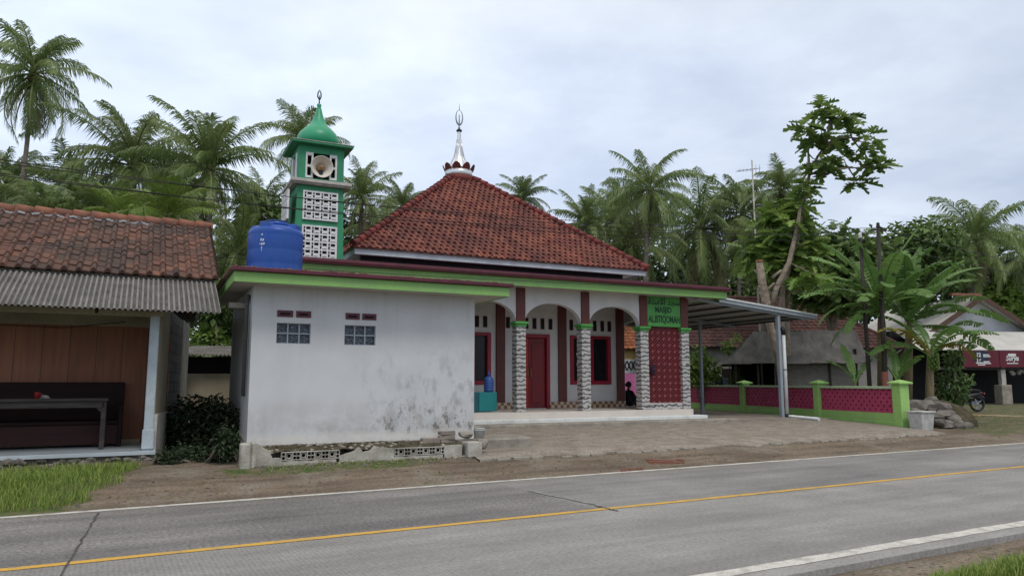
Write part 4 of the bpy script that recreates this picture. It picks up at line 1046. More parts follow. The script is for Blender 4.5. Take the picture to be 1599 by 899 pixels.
q = FN.on(755, 699, -.75); rockobj('pale pointed stone beside the concrete step', FN.w(q[0] + .0, -.75, q[1] + .06), .12, 6, (1.1, .9, .8), 'paleblock')
q = FN.on(744, 681, .1)
bk = thing('bucket', 'small grey plastic bucket standing at the annex corner', 'bucket', FN.w(4.47, .02, .37))
MB().lathe([(.085, 0), (.115, .30), (.122, .305), (.118, .31), (.105, .30), (.08, .05)], 18).build('pail', 'greybin', bk); MB().lathe([(.118, .262), (.128, .266), (.128, .282), (.119, .284)], 18).build('rim', 'greybin', bk)
for o in (): pass
st = MB().box(0, 1.3, -.45, .55, -.1, .22).build('concrete_step', 'concrete', bevel=.03)
q0 = on_ground(812, 700); st.location = (q0.x - 1.24 * math.cos(math.radians(26)) - .0, q0.y - 1.24 * math.sin(math.radians(26)) + .42, ground_z(q0.x, q0.y)); st.rotation_euler = (0, 0, math.radians(26)); tag(st, 'low grey concrete block step between annex and paved yard', 'step')
# brick patches in the dirt
def patch(label, px0, px1, py0, py1, n=26):
    a_ = on_ground(px0, py1); b_ = on_ground(px1, py0); m_ = MB()
    for i in range(n):
        f_, g_ = (i % 6) / 6, (i // 6) / max(1, n // 6)
        q = Vector((a_.x + (b_.x - a_.x) * (f_ + R(0, .05)), a_.y + (b_.y - a_.y) * (.45 * f_ + .55 * g_), 0)); z = ground_z(q.x, q.y)
        w_ = abs(b_.x - a_.x) / 6 * .47; m_.box(q.x - w_, q.x + w_, q.y - .06, q.y + .06, z - .05, z + R(.004, .016))
    return tag(m_.build('brick_patch', 'brick', bevel=.004), label, 'bricks')
random.seed(9)
patch('rectangular patch of red bricks set in the dirt by the road edge', 1016, 1066, 716, 723, 24)
patch('crumbled patch of reddish rubble beside the road line', 972, 1004, 728, 735, 12)

# ================================================================ LEFT HOUSE
FL = Frame(-6.30, 12.8, 27)
lh = thing('timber_house', 'old timber fronted house with clay tile roof and corrugated awning at left', 'house', FL.P, math.radians(27))
MB().box(-7, .20, -.16, 1.8, .385, .45).build('floor', 'floorblue', lh, bevel=.006)
m_ = MB(); random.seed(12); m_.box(-7, .12, -.08, 1.7, .0, .384)
for i in range(150):
    x = R(-4.0, .18); m_.blob((x, -.14 + R(-.10, .05), R(.16, .36)), R(.03, .09), i, 1, 0, (1.3, .8, .7), .5)
m_.build('foundation', 'rock', lh)
MB().box(-7, .42, 1.8, 1.9, .45, 2.72).build('plank_wall', 'plank', lh)
MB().box(-7, .40, 1.74, 1.80, 2.66, 3.3).build('lintel_wall', 'beige', lh)
MB().box(-7, -.03, 1.70, 1.80, .45, .53).build('base_board', 'beige', lh, bevel=.005)
m_ = MB(); m_.box(0, .15, 0, .20, .45, 2.85); m_.box(-.02, .17, -.02, .0, .47, .8); m_.build('pillar', 'pillarblue', lh, bevel=.01)
MB().box(-7, .2, -.02, .16, 2.74, 2.82).build('beam', 'beige', lh)
# right side wall, running back slightly askew
sd = Vector((-.326, .945, 0)).normalized(); sdl = Vector((sd.dot(FL.u), sd.dot(FL.v), 0)); nn = Vector((sdl.y, -sdl.x, 0)); o0 = Vector((.152, .02, 0))
def sidewall(name, m, q0, q1, z0, z1, off=0, th=.14):
    a_ = o0 + sdl * q0 + nn * off; b_ = o0 + sdl * q1 + nn * off; c_ = b_ - nn * th; d_ = a_ - nn * th; mb = MB(); n = 0
    for z in (z0, z1): mb.v += [(p.x, p.y, z) for p in (a_, b_, c_, d_)]
    for q in ((0, 3, 2, 1), (4, 5, 6, 7), (0, 1, 5, 4), (1, 2, 6, 5), (2, 3, 7, 6), (3, 0, 4, 7)): mb.face(list(q))
    return mb.build(name, m, lh)
sidewall('side_wall', 'beige', .05, 1.6, .2, 3.0); sidewall('side_plinth', 'slab', .0, 1.62, -.1, 1.05, .05); sidewall('side_wall', 'blockwall', 1.6, 4.0, .0, 3.0); sidewall('corner_post', 'slab', 4.0, 5.7, .0, 3.0, .03)
# tiled roof: front slope, back slope
ro = MB(); RXE = 1.14; LX = -8.0
t3f = lambda a_, d, h: Vector((a_, .72 + d * math.cos(.50), 3.56 + d * math.sin(.50))) + Vector((0, -math.sin(.50), math.cos(.50))) * h
random.seed(8); tile_field(ro, lambda d: (LX, RXE), 2.8 / math.cos(.50), .225, .27, t3f, amp=.075, lip=.018, stagger=False, jitter=.010, sub=8)
t3b = lambda a_, d, h: Vector((a_, 6.9 - d * math.cos(.50), 3.20 + d * math.sin(.50))) + Vector((0, math.sin(.50), math.cos(.50))) * h
tile_field(ro, lambda d: (LX, RXE), 3.4 / math.cos(.50), .225, .27, t3b, amp=.045, lip=.03, stagger=False, sub=4)
rf = ro.build('tiled_roof', 'roof_left', lh)
u_ = MB(); u_.poly([(LX, .72, 3.53), (RXE, .72, 3.53), (RXE, 3.52, 5.06), (LX, 3.52, 5.06)]); u_.poly([(LX, 6.9, 3.16), (LX, 3.52, 5.06), (RXE, 3.52, 5.06), (RXE, 6.9, 3.16)])
for i in range(14): u_.box(.3 + i * .07, .33 + i * .07, 4.2, 6.85, 3.16, 3.165)
u_.build('roof_underside', 'darkwood', rf)
rc = MB(); x = LX
while x < RXE - .2:
    rc.tube([(x, 3.52, 5.11), (x + .36, 3.52, 5.09)], [.12, .105], 10, 0, True, random.random()); x += .34
rc.build('ridge_cap', 'ridge', rf)
fl = MB()
for i in range(60):
    x = -3.2 + i * .055; z = 5.02 + .018 * math.sin(i * 1.1)
    if x < -.05: fl.box(x, x + .056, 3.30, 3.36, z - .03, z + .012)
fl.build('ridge_flashing', 'galv', rf)
m_ = MB(); m_.box(LX, RXE - .06, .80, .84, 3.42, 3.56); m_.box(RXE - .07, RXE - .03, .84, 3.4, 3.35, 3.42); m_.build('eave_board', 'slab', rf)
# corrugated awning
cw = MB(); k = 0; x = LX; step = .0815 / 8; cols = int((1.08 - LX) / step)
prof = [(-.72, 2.78), (.15, 3.20), (.17, 3.215), (1.02, 3.62)]
for i in range(cols + 1):
    xx = LX + i * step; h = .017 * math.sin(2 * PI * xx / .0815)
    for j, (y, z) in enumerate(prof): cw.v.append((xx + (0.0 if j > 1 else .0), y + .012 * mnoise.noise(Vector((xx * 2, j, 0))), z + h + (.02 if j == 1 else 0) + (.0 if j < 2 else 0)))
for i in range(cols):
    for j in range(3): n0 = i * 4 + j; cw.face([n0, n0 + 4, n0 + 5, n0 + 1], 0, .5, True)
cw.build('awning', 'awning_sheet', lh)
m_ = MB(); m_.box(LX, 1.0, -.45, -.38, 2.80, 2.87); m_.box(LX, 1.0, .9, .97, 3.47, 3.54)
for x in (-5, -3.6, -2.2, -.8, .6): m_.bar((x, -.62, 2.74), (x, .95, 3.50), .05, .07)
m_.build('awning_frame', 'darkwood', lh)
MB().tube([(-3.4, 1.66, 2.75), (-2.4, 1.6, 2.62), (-1.4, 1.6, 2.60), (-.4, 1.6, 2.74)], .008, 5).build('wire', 'cable', lh)
# daybed, table, cup on the porch
s0 = FL.on(195, 600, 1.55)[0]
bd = thing('wooden_daybed', 'long dark wooden bench with high back against the plank wall', 'bench', FL.w(0, 0), math.radians(27))
MB().box(-5.5, s0, 1.60, 1.68, .50, 1.60).build('backrest', 'darkwood', bd, bevel=.008)
MB().box(-5.5, s0, 1.05, 1.60, .85, .92).build('seat', 'darkwood', bd, bevel=.008)
MB().box(-5.5, s0 - .0, 1.10, 1.15, .50, .84).build('front_panel', 'redwood', bd)
MB().box(s0 - .07, s0, 1.02, 1.59, .45, 1.2).build('end_panel', 'darkwood', bd, bevel=.008)
tb = thing('wooden_table', 'long worn wooden table on the tiled porch of the timber house', 'table', FL.w(0, 0), math.radians(27))
TX = FL.on(170, 622, .62)[0]; TZ = FL.on(165, 621, .62)[1]
MB().box(-5.0, TX, .42, .95, TZ - .05, TZ).build('tabletop', 'greywood', tb, bevel=.006)
MB().box(-4.9, TX - .06, .46, .50, TZ - .16, TZ - .051).build('apron', 'greywood', tb)
for x in (TX - .10, -4.8):
    for y in (.46, .85):
        m_ = MB(); m_.box(x, x + .07, y, y + .07, .45, TZ - .051); m_.bar((x - .0, y + .035, TZ - .22), (x - .14, y + .035, TZ - .07), .04); m_.build('leg', 'greywood', tb)
cs = FL.on(58, 619, .6); cp = thing('cup', 'small red plastic cup on the long wooden table', 'cup', FL.w(cs[0], .6, TZ))
MB().lathe([(.038, 0), (.045, .10), (.047, .105), (.04, .1), (.034, .02)], 16).build('body', 'redcup', cp)
MB().tube([(.045, 0, .085), (.075, 0, .08), (.075, 0, .035), (.043, 0, .03)], .007, 6).build('handle', 'redcup', cp)
cs = FL.on(70, 612, .68); sh = MB().box(-.07, .07, -.04, .04, 0, .015); sh.blob((.0, 0, .03), .05, 3, 1, 0, (1.4, .6, .5)); o = tag(sh.build('rag', 'slab'), 'small pale rag beside the red cup on the table', 'cloth'); o.location = FL.w(cs[0], .72, TZ)

# small shed between the houses
q = at(326, 640, 20.0)
shd = thing('small_shed', 'small beige shed with louvred vent and corrugated roof between the two buildings', 'shed', (q.x, 20.0, 0), math.radians(10))
zt = at(326, 557, 20).z; wl = .70
MB().box(-.72, wl, 0, 2.2, .1, zt - .45).build('wall', 'beige', shd); MB().box(-.72, wl, .02, 2.2, zt - .45, zt - .0).build('louvre_back', 'dark', shd)
m_ = MB()
for i in range(5): m_.bar((-.72, .0, zt - .40 + i * .085), (wl, .0, zt - .40 + i * .085), .03, .025)
m_.build('louvre', 'darkwood', shd)
MB().box(-.74, -.62, -.06, .0, .1, zt - .6).build('corner_post', 'darkwood', shd)
c2 = MB(); st_ = .10 / 6
for i in range(int(2.2 / st_) + 1):
    xx = -1.05 + i * st_; h = .02 * math.sin(2 * PI * xx / .10); c2.v += [(xx, -.45, zt + .03 + h), (xx, 2.3, zt + .40 + h)]
for i in range(int(2.2 / st_)): c2.face([2 * i, 2 * i + 2, 2 * i + 3, 2 * i + 1], 0, .5, True)
c2.build('roof', 'asbestos', shd)

# ================================================================ CARPORT
cp_ = thing('carport', 'steel carport with sloping sheet roof on the right side of the mosque', 'carport', FM.P, math.radians(26))
def cz(x): return 4.30 - (x - 7.05) / 4.41 * .40
V0, V1 = -.30, 7.6
m_ = MB(); k = 0; st_ = .2 / 6; nn_ = int((V1 - V0) / st_)
for i in range(nn_ + 1):
    v_ = V0 + i * st_; h = .016 * (1 if (v_ % .2) < .1 else -1)
    for x in (5.6, 11.5): m_.v.append((x, v_, cz(x) + h - .02))
for i in range(nn_): m_.face([2 * i, 2 * i + 1, 2 * i + 3, 2 * i + 2], 0)
m_.build('roof_sheet', 'galv_under', cp_)
m_ = MB()
for x in (6.3, 7.2, 8.1, 9.0, 9.9, 10.8, 11.35): m_.bar((x, V0 + .06, cz(x) - .075), (x, V1 - .1, cz(x) - .075), .07, .06)
m_.build('purlin', 'steeldark', cp_)
m_ = MB()
for v_ in (-.22, 3.5, 7.2): m_.bar((5.9, v_, cz(5.9) - .14), (11.3, v_, cz(11.3) - .14), .05, .07)
m_.build('rafter', 'steel', cp_)
m_ = MB(); m_.bar((7.12, V0 - .03, cz(7.12) - .05), (11.5, V0 - .03, cz(11.5) - .05), .05, .12); m_.build('front_trim', 'steel', cp_)
m_ = MB(); m_.bar((7.12, V0 - .045, cz(7.12) + .035), (11.5, V0 - .045, cz(11.5) + .035), .09, .05); m_.build('trim_cap', 'pvc', cp_)
for x, v_ in ((9.78, -.22), (9.55, 3.5)):
    p = FM.w(x, v_); m_ = MB().box(x - .06, x + .06, v_ - .06, v_ + .06, ground_z(p.x, p.y), cz(x) - .205)
    if v_ > 0: m_ = MB().box(x - .05, x + .05, v_ - .05, v_ + .05, ground_z(p.x, p.y), cz(x) - .205)
    m_.build('post', 'steel', cp_, bevel=.006)
gz = ground_z(*FM.w(9.95, -.3).xy)
dp = MB().tube([(9.93, -.30, 3.35), (9.93, -.30, gz + .10)], .058, 12).build('downpipe', 'pvc', cp_)
MB().lathe([(.066, 0), (.066, .06)], 12, (9.93, -.30, 2.0)).build('pipe_joint', 'steel', dp)
e0 = FM.w(9.93, -.30); 
ea = on_ground(1279, 658.5); rel = ea - FM.P; ex, ey = rel.dot(FM.u), rel.dot(FM.v)
MB().tube([(9.93, -.30, gz + .07), (9.98, -.33, gz + .06), (ex, ey, ground_z(ea.x, ea.y) + .09)], .055, 12).build('outlet_pipe', 'pvc', dp)
MB().lathe([(.075, 0), (.075, .14)], 12, (9.93, -.30, gz)).build('elbow', 'blackmetal', dp)
MB().tube([(9.86, -.29, 3.45), (9.93, -.30, 3.35), (9.93, -.30, 3.2)], .075, 10).build('funnel', 'blackmetal', dp)

# ================================================================ BOUNDARY WALL
ga = on_ground(1415, 668); gb = on_ground(1283, 660.5); gdir = Vector((-.262, .965, 0)).normalized()
A0 = Vector((ga.x - .05, ga.y + .1, 0))
gw_len = 13.5; gz0 = ground_z(A0.x, A0.y, False)
bw = thing('boundary_wall', 'low green garden wall with magenta pierced panels and capped posts', 'wall', A0, math.atan2(gdir.y, gdir.x))
# local x runs away from the road; the yard side faces +y
WT = 1.50
def on_wall(px, py):   # distance along wall of a pixel column
    d = ray(px, py); nrm = Vector((-gdir.y, gdir.x, 0)); t = (A0 - CAM).dot(nrm) / d.dot(nrm); q = CAM + d * t; return (q - A0).dot(gdir), q.z
P = [0.0, on_wall(1281, 640)[0], on_wall(1164, 640)[0], on_wall(1088, 640)[0]]
print('wall posts', P, on_wall(1400, 604), on_wall(1404, 655), on_wall(1290, 601), on_wall(1164, 600))
capz = on_wall(1400, 603)[1]
def bz(x): p = A0 + gdir * x; return ground_z(p.x, p.y, False)
for i, x in enumerate(P[:3]):
    w_ = .17 if i == 0 else .14; z = bz(x) - .1
    po = MB().box(x - w_, x + w_, -.16, .16, z, capz + .07).build('post', 'wallgreen', bw, bevel=.012)
    m_ = MB(); m_.box(x - w_ - .08, x + w_ + .08, -.24, .24, capz + .07, capz + .12); m_.frustum((x - w_ - .08, x + w_ + .08, -.24, .24), (x - .02, x + .02, -.02, .02), capz + .12, capz + .20); m_.build('post_cap', 'wallgreen', po, bevel=.006)
for i in range(3):
    x0 = P[i] + (.17 if i == 0 else .14); x1 = P[i + 1] - .14 if i < 2 else P[3] + 2.5
    zb = min(bz(x0), bz(x1)) - .1; zp = capz - .80
    MB().box(x0, x1, -.09, .09, zb, zp).build('base_wall', 'wallgreen', bw, bevel=.006)
    MB().box(x0, x1, -.12, .12, zb, bz(x0) + .14).build('footing', 'wallgreen', bw, bevel=.01)
    MB().box(x0, x1, -.13, .13, capz - .075, capz).build('coping', 'coping', bw, bevel=.008)
    nz = 12; ch = (capz - .077 - zp) / nz; nx = int((x1 - x0) / ch)
    xs = [x0 + (x1 - x0) * k / nx for k in range(nx + 1)]; zs = [zp + ch * k for k in range(nz + 1)]
    def sol(i_, j_): return not (j_ % 2 == 1 and (i_ % 4 == (1 if (j_ // 2) % 2 == 0 else 3)))
    pn = MB().plate(xs, zs, sol, .0, .05).build('pierced_panel', 'magenta', bw)
    MB().box(x0, x1, -.05, -.02, zp, capz - .08).build('panel_backing', 'dark', pn)

# ================================================================ PORCH CONTENTS
s_, z_ = FM.on(740, 645, -.05); cab = thing('cabinet', 'teal metal cabinet on the porch beside the annex', 'cabinet', FM.w(-1.35, .35, FZ), math.radians(26))
cx1 = FM.on(776, 620, .35)[0] + 1.35; ch = FM.on(760, 612, .35)[1] - FZ; cxm = FM.on(748, 620, .35)[0] + 1.35
MB().box(cxm, cx1, 0, .5, .02, ch).build('body', 'teal', cab, bevel=.012); MB().box(cxm - .75, cxm - .004, .004, .5, .02, ch - .002).build('side_door', 'tealdark', cab, bevel=.012)
jx = FM.on(765, 600, .5)[0]; jr = .15; jz = FZ + ch
jug = thing('water_jug', 'blue ribbed water gallon bottle on the teal cabinet', 'water jug', FM.w(jx, .58, jz))
jp = [(.12, 0), (.14, .02)]
for i in range(4): jp += [(.145, .05 + i * .07), (.145, .095 + i * .07), (.133, .107 + i * .07)]
jp += [(.145, .34), (.12, .40), (.06, .44), (.04, .46)]
MB().lathe(jp, 20).build('bottle', 'waterblue', jug); MB().lathe([(.045, .455), (.045, .51), (.018, .53), (.012, .60)], 14).build('cap', 'tank', jug)
# person sitting on the far end of the porch
def person():
    pq = FM.w(5.36, 2.40, FZ)
    root = thing('person', 'person in dark clothes sitting on the porch end beside the pink cloth', 'person', pq, math.radians(26 + 10))
    V = [(0, 0, .11), (.02, 0, .28), (.05, 0, .47), (.05, 0, .56), (.06, 0, .64),          # pelvis..neck
         (.04, .17, .50), (.16, .24, .30), (.34, .16, .34), (.04, -.17, .50), (.16, -.24, .30), (.34, -.15, .36),   # arms
         (.10, .10, .10), (.44, .16, .40), (.50, .13, .06), (.64, .13, .04), (.10, -.10, .10), (.44, -.15, .40), (.52, -.12, .06), (.66, -.12, .04)]
    E = [(0, 1), (1, 2), (2, 3), (3, 4), (2, 5), (5, 6), (6, 7), (2, 8), (8, 9), (9, 10), (0, 11), (11, 12), (12, 13), (13, 14), (0, 15), (15, 16), (16, 17), (17, 18)]
    rad = [.14, .125, .13, .055, .05, .06, .045, .035, .06, .045, .035, .095, .07, .05, .04, .095, .07, .05, .04]
    me = D.meshes.new('body'); me.from_pydata(V, E, []); o = D.objects.new('body', me); COL.objects.link(o); o.parent = root
    sk = o.modifiers.new('skin', 'SKIN'); 
    for d_, r_ in zip(me.skin_vertices[0].data, rad): d_.radius = (r_, r_)
    me.skin_vertices[0].data[0].use_root = True
    ss = o.modifiers.new('sub', 'SUBSURF'); ss.levels = 1; ss.render_levels = 2
    me.materials.append(MT['blackcloth'])
    hd = MB(); hd.lathe([(.0, -.115), (.045, -.105), (.072, -.06), (.085, 0), (.083, .05), (.06, .10), (.0, .118)], 18, (.085, 0, .735))
    hd.blob((.172, 0, .725), .016, 1, 1, 0, (1.2, .8, 1.4), .1); hd.blob((.085, .086, .73), .022, 2, 1, 0, (.8, .4, 1.3), .1); hd.blob((.085, -.086, .73), .022, 2, 1, 0, (.8, .4, 1.3), .1)
    hd.build('head', 'skin', root)
    ey = MB()
    for s in (-1, 1): ey.blob((.158, s * .032, .745), .010, 1, 1, 0, (.5, 1, .6), 0)
    ey.box(.155, .166, -.022, .022, .672, .680); ey.build('face_features', 'blackcloth', root)
    hr = MB(); hr.blob((.070, 0, .755), .105, 4, 3, 0, (.98, .95, 1.0), .12); hr.blob((-.035, 0, .735), .05, 5, 2, 0, (1, 1, 1), .2); hr.build('hair', 'blackcloth', root)
    for s in (-1, 1):
        b0 = Vector((.36, s * .155, .355)); hm = MB(); hm.tube([b0 - Vector((.04, 0, 0)), b0, b0 + Vector((.05, 0, .01)), b0 + Vector((.085, 0, .012))], [.026, .03, .038, .034], 8)
        for k, (dy, ln) in enumerate(((-.027, .062), (-.009, .072), (.009, .068), (.027, .052))):
            a_ = b0 + Vector((.08, dy, .012)); hm.tube([a_, a_ + Vector((ln * .5, 0, .006)), a_ + Vector((ln * .8, 0, -.018)), a_ + Vector((ln * .85, 0, -.035))], [.010, .0095, .009, .007], 6)
        a_ = b0 + Vector((.02, -s * .03, .0)); hm.tube([a_, a_ + Vector((.03, -s * .025, .0)), a_ + Vector((.06, -s * .03, -.01))], [.012, .011, .008], 6)
        hm.build('hand', 'skin', root)
    return root
person()
# cloths
def cloth(name, label, c, w_, h_, rz, m, fold=.05, seed=0, grp=None):
    mb = MB(); nx, nz = 14, 10
    for dd in (0, .008):
        for j in range(nz + 1):
            for i in range(nx + 1):
                u, v_ = i / nx, j / nz; mb.v.append(((u - .5) * w_ * (1 - .08 * v_), dd + fold * (v_ + .2) * math.sin(u * 9 + seed) * .7, -v_ * h_ * (1 + .06 * math.sin(u * 4 + seed))))
    W_ = nx + 1; n1 = W_ * (nz + 1)
    for j in range(nz):
        for i in range(nx):
            q = j * W_ + i; mb.face([q, q + 1, q + W_ + 1, q + W_], 0, .5, True); mb.face([n1 + q, n1 + q + W_, n1 + q + W_ + 1, n1 + q + 1], 0, .5, True)
    o = mb.build(name, m); o.location = c; o.rotation_euler = (0, 0, rz); return tag(o, label, 'cloth', grp)
pc = at(981, 583, 38.0); cloth('pink_cloth', 'bright pink cloth hanging on the line behind the porch', pc, .95, 1.5, .1, 'pink', .05, 1)
pc2 = at(994, 586, 38.3); cloth('white_cloth', 'white cloth hanging next to the pink one on the line', pc2, .55, .7, .1, 'whitecloth', .04, 2)
ln = MB(); la = at(930, 582, 37.98); lb = at(1062, 583, 38.4)
ln.tube([la, (la + lb) / 2 - Vector((0, 0, .05)), lb], .008, 5); ln.tube([la, la * 1 - Vector((0, 0, la.z - .4))], .03, 6); ln.tube([lb, lb - Vector((0, 0, lb.z - .4))], .03, 6)
tag(ln.build('clothes_line', 'greywood'), 'clothes line with two thin poles behind the mosque porch', 'clothes line')
# laundry over the wall
for px, w_, m, lab, h_ in ((1114, .5, 'whitecloth', 'white cloth drying on top of the garden wall', .5), (1125, .55, 'navycloth', 'dark navy cloth drying on top of the garden wall', .48), (1136, .5, 'bluecloth', 'pale blue cloth drying on top of the garden wall', .52), (1145, .4, 'peachcloth', 'peach coloured cloth drying above the garden wall', .5), (1149, .3, 'redcloth', 'small red cloth drying above the garden wall', .5)):
    q = at(px, 589, 34.0)
    if m in ('peachcloth', 'redcloth'): q = at(px, 580, 33.8)
    cloth('laundry', lab, q, w_, h_, -1.0 * 0 + .1, m, .05, px)
rk = MB(); a_ = at(1106, 588, 34.02); b_ = at(1141, 588, 34.02); rk.tube([a_, b_], .012, 5)
for q in (a_, b_): rk.tube([q, Vector((q.x, q.y, .35))], .025, 6)
c_ = at(1141, 579, 33.82); d_ = at(1154, 579, 33.82); rk.tube([c_, d_], .012, 5); rk.tube([c_, Vector((c_.x, c_.y, .35))], .025, 6); rk.tube([d_, Vector((d_.x, d_.y, .35))], .025, 6)
tag(rk.build('drying_rail', 'greywood'), 'thin wooden rail holding the laundry behind the garden wall', 'rail')
s_, z_ = FM.on(1020, 567, -.13); bg = MB()
bg.blob((0, -.05, -.20), .15, 2, 2, 0, (.6, .35, 1.2), .4); bg.tube([(-.04, -.03, -.05), (0, -.01, .08), (.05, -.03, -.06)], .01, 5)
o = tag(bg.build('hanging_bag', 'purplecloth'), 'small dark bag hanging on the red lattice panel', 'bag'); o.location = FM.w(s_, -.08, z_); o.rotation_euler = (0, 0, math.radians(26))

# ================================================================ BACKGROUND HOUSES
def gable_house(name, label, c, rz, w_, d_, ez, rz_top, wallm, roofm, hip=0.0, over=.5, tw=.3):
    t = thing(name, label, 'house', c, rz)
    MB().box(-w_ / 2, w_ / 2, 0, d_, -.2, ez).build('wall', wallm, t)
    ro = MB(); x0, x1, y0, y1 = -w_ / 2 - over, w_ / 2 + over, -over, d_ + over; ym = (y0 + y1) / 2; h = hip
    ze = ez - .05
    for (pa, pb, qa, qb) in (((x0, y0, ze), (x1, y0, ze), (x0 + h, ym, rz_top), (x1 - h, ym, rz_top)), ((x1, y1, ze), (x0, y1, ze), (x1 - h, ym, rz_top), (x0 + h, ym, rz_top))):
        wa, sl, t3 = face_to3d(pa, pb, qa, qb); tile_field(ro, wa, sl, tw, tw * 1.15, t3, amp=.05, lip=.04, stagger=False, sub=4)
    if h:
        for (pa, pb, q_) in (((x1, y0, ze), (x1, y1, ze), (x1 - h, ym, rz_top)), ((x0, y1, ze), (x0, y0, ze), (x0 + h, ym, rz_top))):
            wa, sl, t3 = face_to3d(pa, pb, q_, q_); tile_field(ro, wa, sl, tw, tw * 1.15, t3, amp=.05, lip=.04, stagger=False, sub=4)
    r = ro.build('roof', roofm, t)
    hc = MB()
    hc.tube([(x0 + h, ym, rz_top + .04), (x1 - h, ym, rz_top + .04)], .12, 8)
    if h:
        for p_, q_ in (((x0, y0), x0 + h), ((x1, y0), x1 - h), ((x0, y1), x0 + h), ((x1, y1), x1 - h)): hc.tube([(p_[0], p_[1], ze + .05), (q_, ym, rz_top + .04)], .10, 8)
    else:
        for sx in (-w_ / 2, w_ / 2): g_ = MB(); g_.poly([(sx, 0, ez), (sx, d_, ez), (sx, d_ / 2, rz_top - .2)]); g_.build('gable', wallm, t)
    hc.build('ridge_cap', roofm, r)
    u_ = MB(); u_.box(x0 + .05, x1 - .05, y0 + .05, y1 - .05, ze - .06, ze - .02); u_.build('soffit', 'greywood', r)
    return t
random.seed(31)
q = at(1215, 600, 39.0); bh = gable_house('tiled_house', 'large house with brown tiled hip roof behind the carport', (q.x + .3, 39, 0), math.radians(8), 12.5, 8.0, 3.45, 6.45, 'grey_wallblue', 'roof_back', hip=3.0)
for x in (-5.3, -3.4): o = MB().box(x, x + 1.0, -.06, 0, .2, 2.3).build('door', 'darkwood', bh)
q = at(962, 600, 42.0); yh = gable_house('yellow_house', 'yellow walled house with bright orange roof seen through the porch', (q.x - 1.2, 42.0, 0), math.radians(8), 8.0, 7.5, 3.55, 6.2, 'yellowwall', 'roof_orange', hip=2.0, over=.35)
wx = 1.55
f = MB().box(wx, wx + 1.1, -.08, -.002, 1.3, 2.9).build('window', 'gable', yh); MB().box(wx + .1, wx + 1.0, -.09, -.081, 1.4, 2.1).build('pane', 'pane', f)
m_ = MB()
for i in range(4): m_.bar((wx + .1 + i * .24, -.10, 2.3), (wx + .3 + i * .24, -.10, 2.8), .05); m_.bar((wx + .3 + i * .24, -.10, 2.3), (wx + .1 + i * .24, -.10, 2.8), .05)
m_.build('vent_grille', 'darkwood', f)
# grey shed
ga_ = at(1128, 568, 31.0); gb_ = at(1356, 565, 29.6); gd = (gb_ - ga_); gl = Vector((gd.x, gd.y, 0)).length
gs = thing('grey_shed', 'weathered grey roofed bamboo shed behind the garden wall', 'shed', (ga_.x, ga_.y, 0), math.atan2(gd.y, gd.x))
ez = ga_.z; rzs = at(1260, 517, 32.5).z
rm = MB(); nx, ny = 90, 14
for j in range(ny + 1):
    for i in range(nx + 1):
        f_ = j / ny; lo = .0 + 1.45 * f_; hi = gl + .05 - .0 * f_; x = lo + (hi - lo) * i / nx
        sag = -.05 * math.sin(PI * f_) + .02 * (int(x / 1.15) % 2)
        rm.v.append((x, f_ * 2.3 + (.10 * mnoise.noise(Vector((int(x / 1.15) * 2.5, 7, 0))) if j == 0 else 0), ez + (rzs - ez) * f_ + sag + (.02 * mnoise.noise(Vector((int(x / 1.15) * 3.7, 1, 1))) if j == 0 else 0)))
for j in range(ny):
    for i in range(nx): rm.face([j * (nx + 1) + i, j * (nx + 1) + i + 1, (j + 1) * (nx + 1) + i + 1, (j + 1) * (nx + 1) + i], 0, .5, False)
n0 = len(rm.v)
rm.poly([(gl, 4.6, ez), (0, 4.6, ez), (1.45, 2.32, rzs), (gl, 2.32, rzs)]); rm.poly([(0, 4.6, ez), (0, 0, ez), (1.45, 2.3, rzs - .02)])
o = rm.build('roof', 'thatchgrey', gs); sm = o.modifiers.new('thick', 'SOLIDIFY'); sm.thickness = .02
MB().box(2.1, gl - .3, .55, .62, .0, ez + .3).build('bamboo_wall', 'weave', gs); MB().box(.5, gl - .3, 3.9, 4.0, 0, ez + .1).build('rear_wall', 'darkwood', gs)
MB().box(gl - .36, gl - .3, .62, 3.9, 0, ez + .6).build('end_wall', 'darkwood', gs)
for x in (.5, 1.4, 2.15, 4.2, gl - .4): MB().box(x, x + .09, .5, .59, 0, ez + .2).build('post', 'greywood', gs)
# shop at right
sc_ = at(1525, 600, 40.0)
shop = thing('roadside_shop', 'roadside shop with pale sheet roof, white gable and red banners at far right', 'shop', (sc_.x, 40.0, 0), math.radians(6))
def sx(px, Y=40.0): return at(px, 560, Y).x - sc_.x
zE = at(1525, 546, 40).z; zT = at(1525, 517, 42.2).z
m_ = MB(); m_.poly([(sx(1435), 0, zE), (sx(1700), 0, zE), (sx(1700), 2.3, zT), (sx(1435), 2.3, zT)]); o = m_.build('awning_roof', 'shoproof', shop); sm = o.modifiers.new('t', 'SOLIDIFY'); sm.thickness = .04
ap = at(1533, 466, 43.0); apx = ap.x - sc_.x; zr = at(1640, 546, 43).z
half = 5.2; zlow = ap.z - half * .62
MB().poly([(apx - half, 3.0, zlow), (apx + half, 3.0, zlow), (apx, 3.0, ap.z)]).poly([(apx - half, 3.0, 0), (apx + half, 3.0, 0), (apx + half, 3.0, zlow), (apx - half, 3.0, zlow)]).build('gable_wall', 'gable', shop)
m_ = MB()
for s in (-1, 1): m_.poly([(apx, 2.3, ap.z + .12), (apx + s * (half + .5), 2.3, zlow - .2), (apx + s * (half + .5), 11, zlow - .2), (apx, 11, ap.z + .12)])
o = m_.build('roof', 'shoproof', shop); sm = o.modifiers.new('t', 'SOLIDIFY'); sm.thickness = .05
m_ = MB()
for s in (-1, 1): m_.bar((apx, 2.26, ap.z + .02), (apx + s * (half + .5), 2.26, zlow - .30), .06, .26)
m_.build('bargeboard', 'barge', shop)
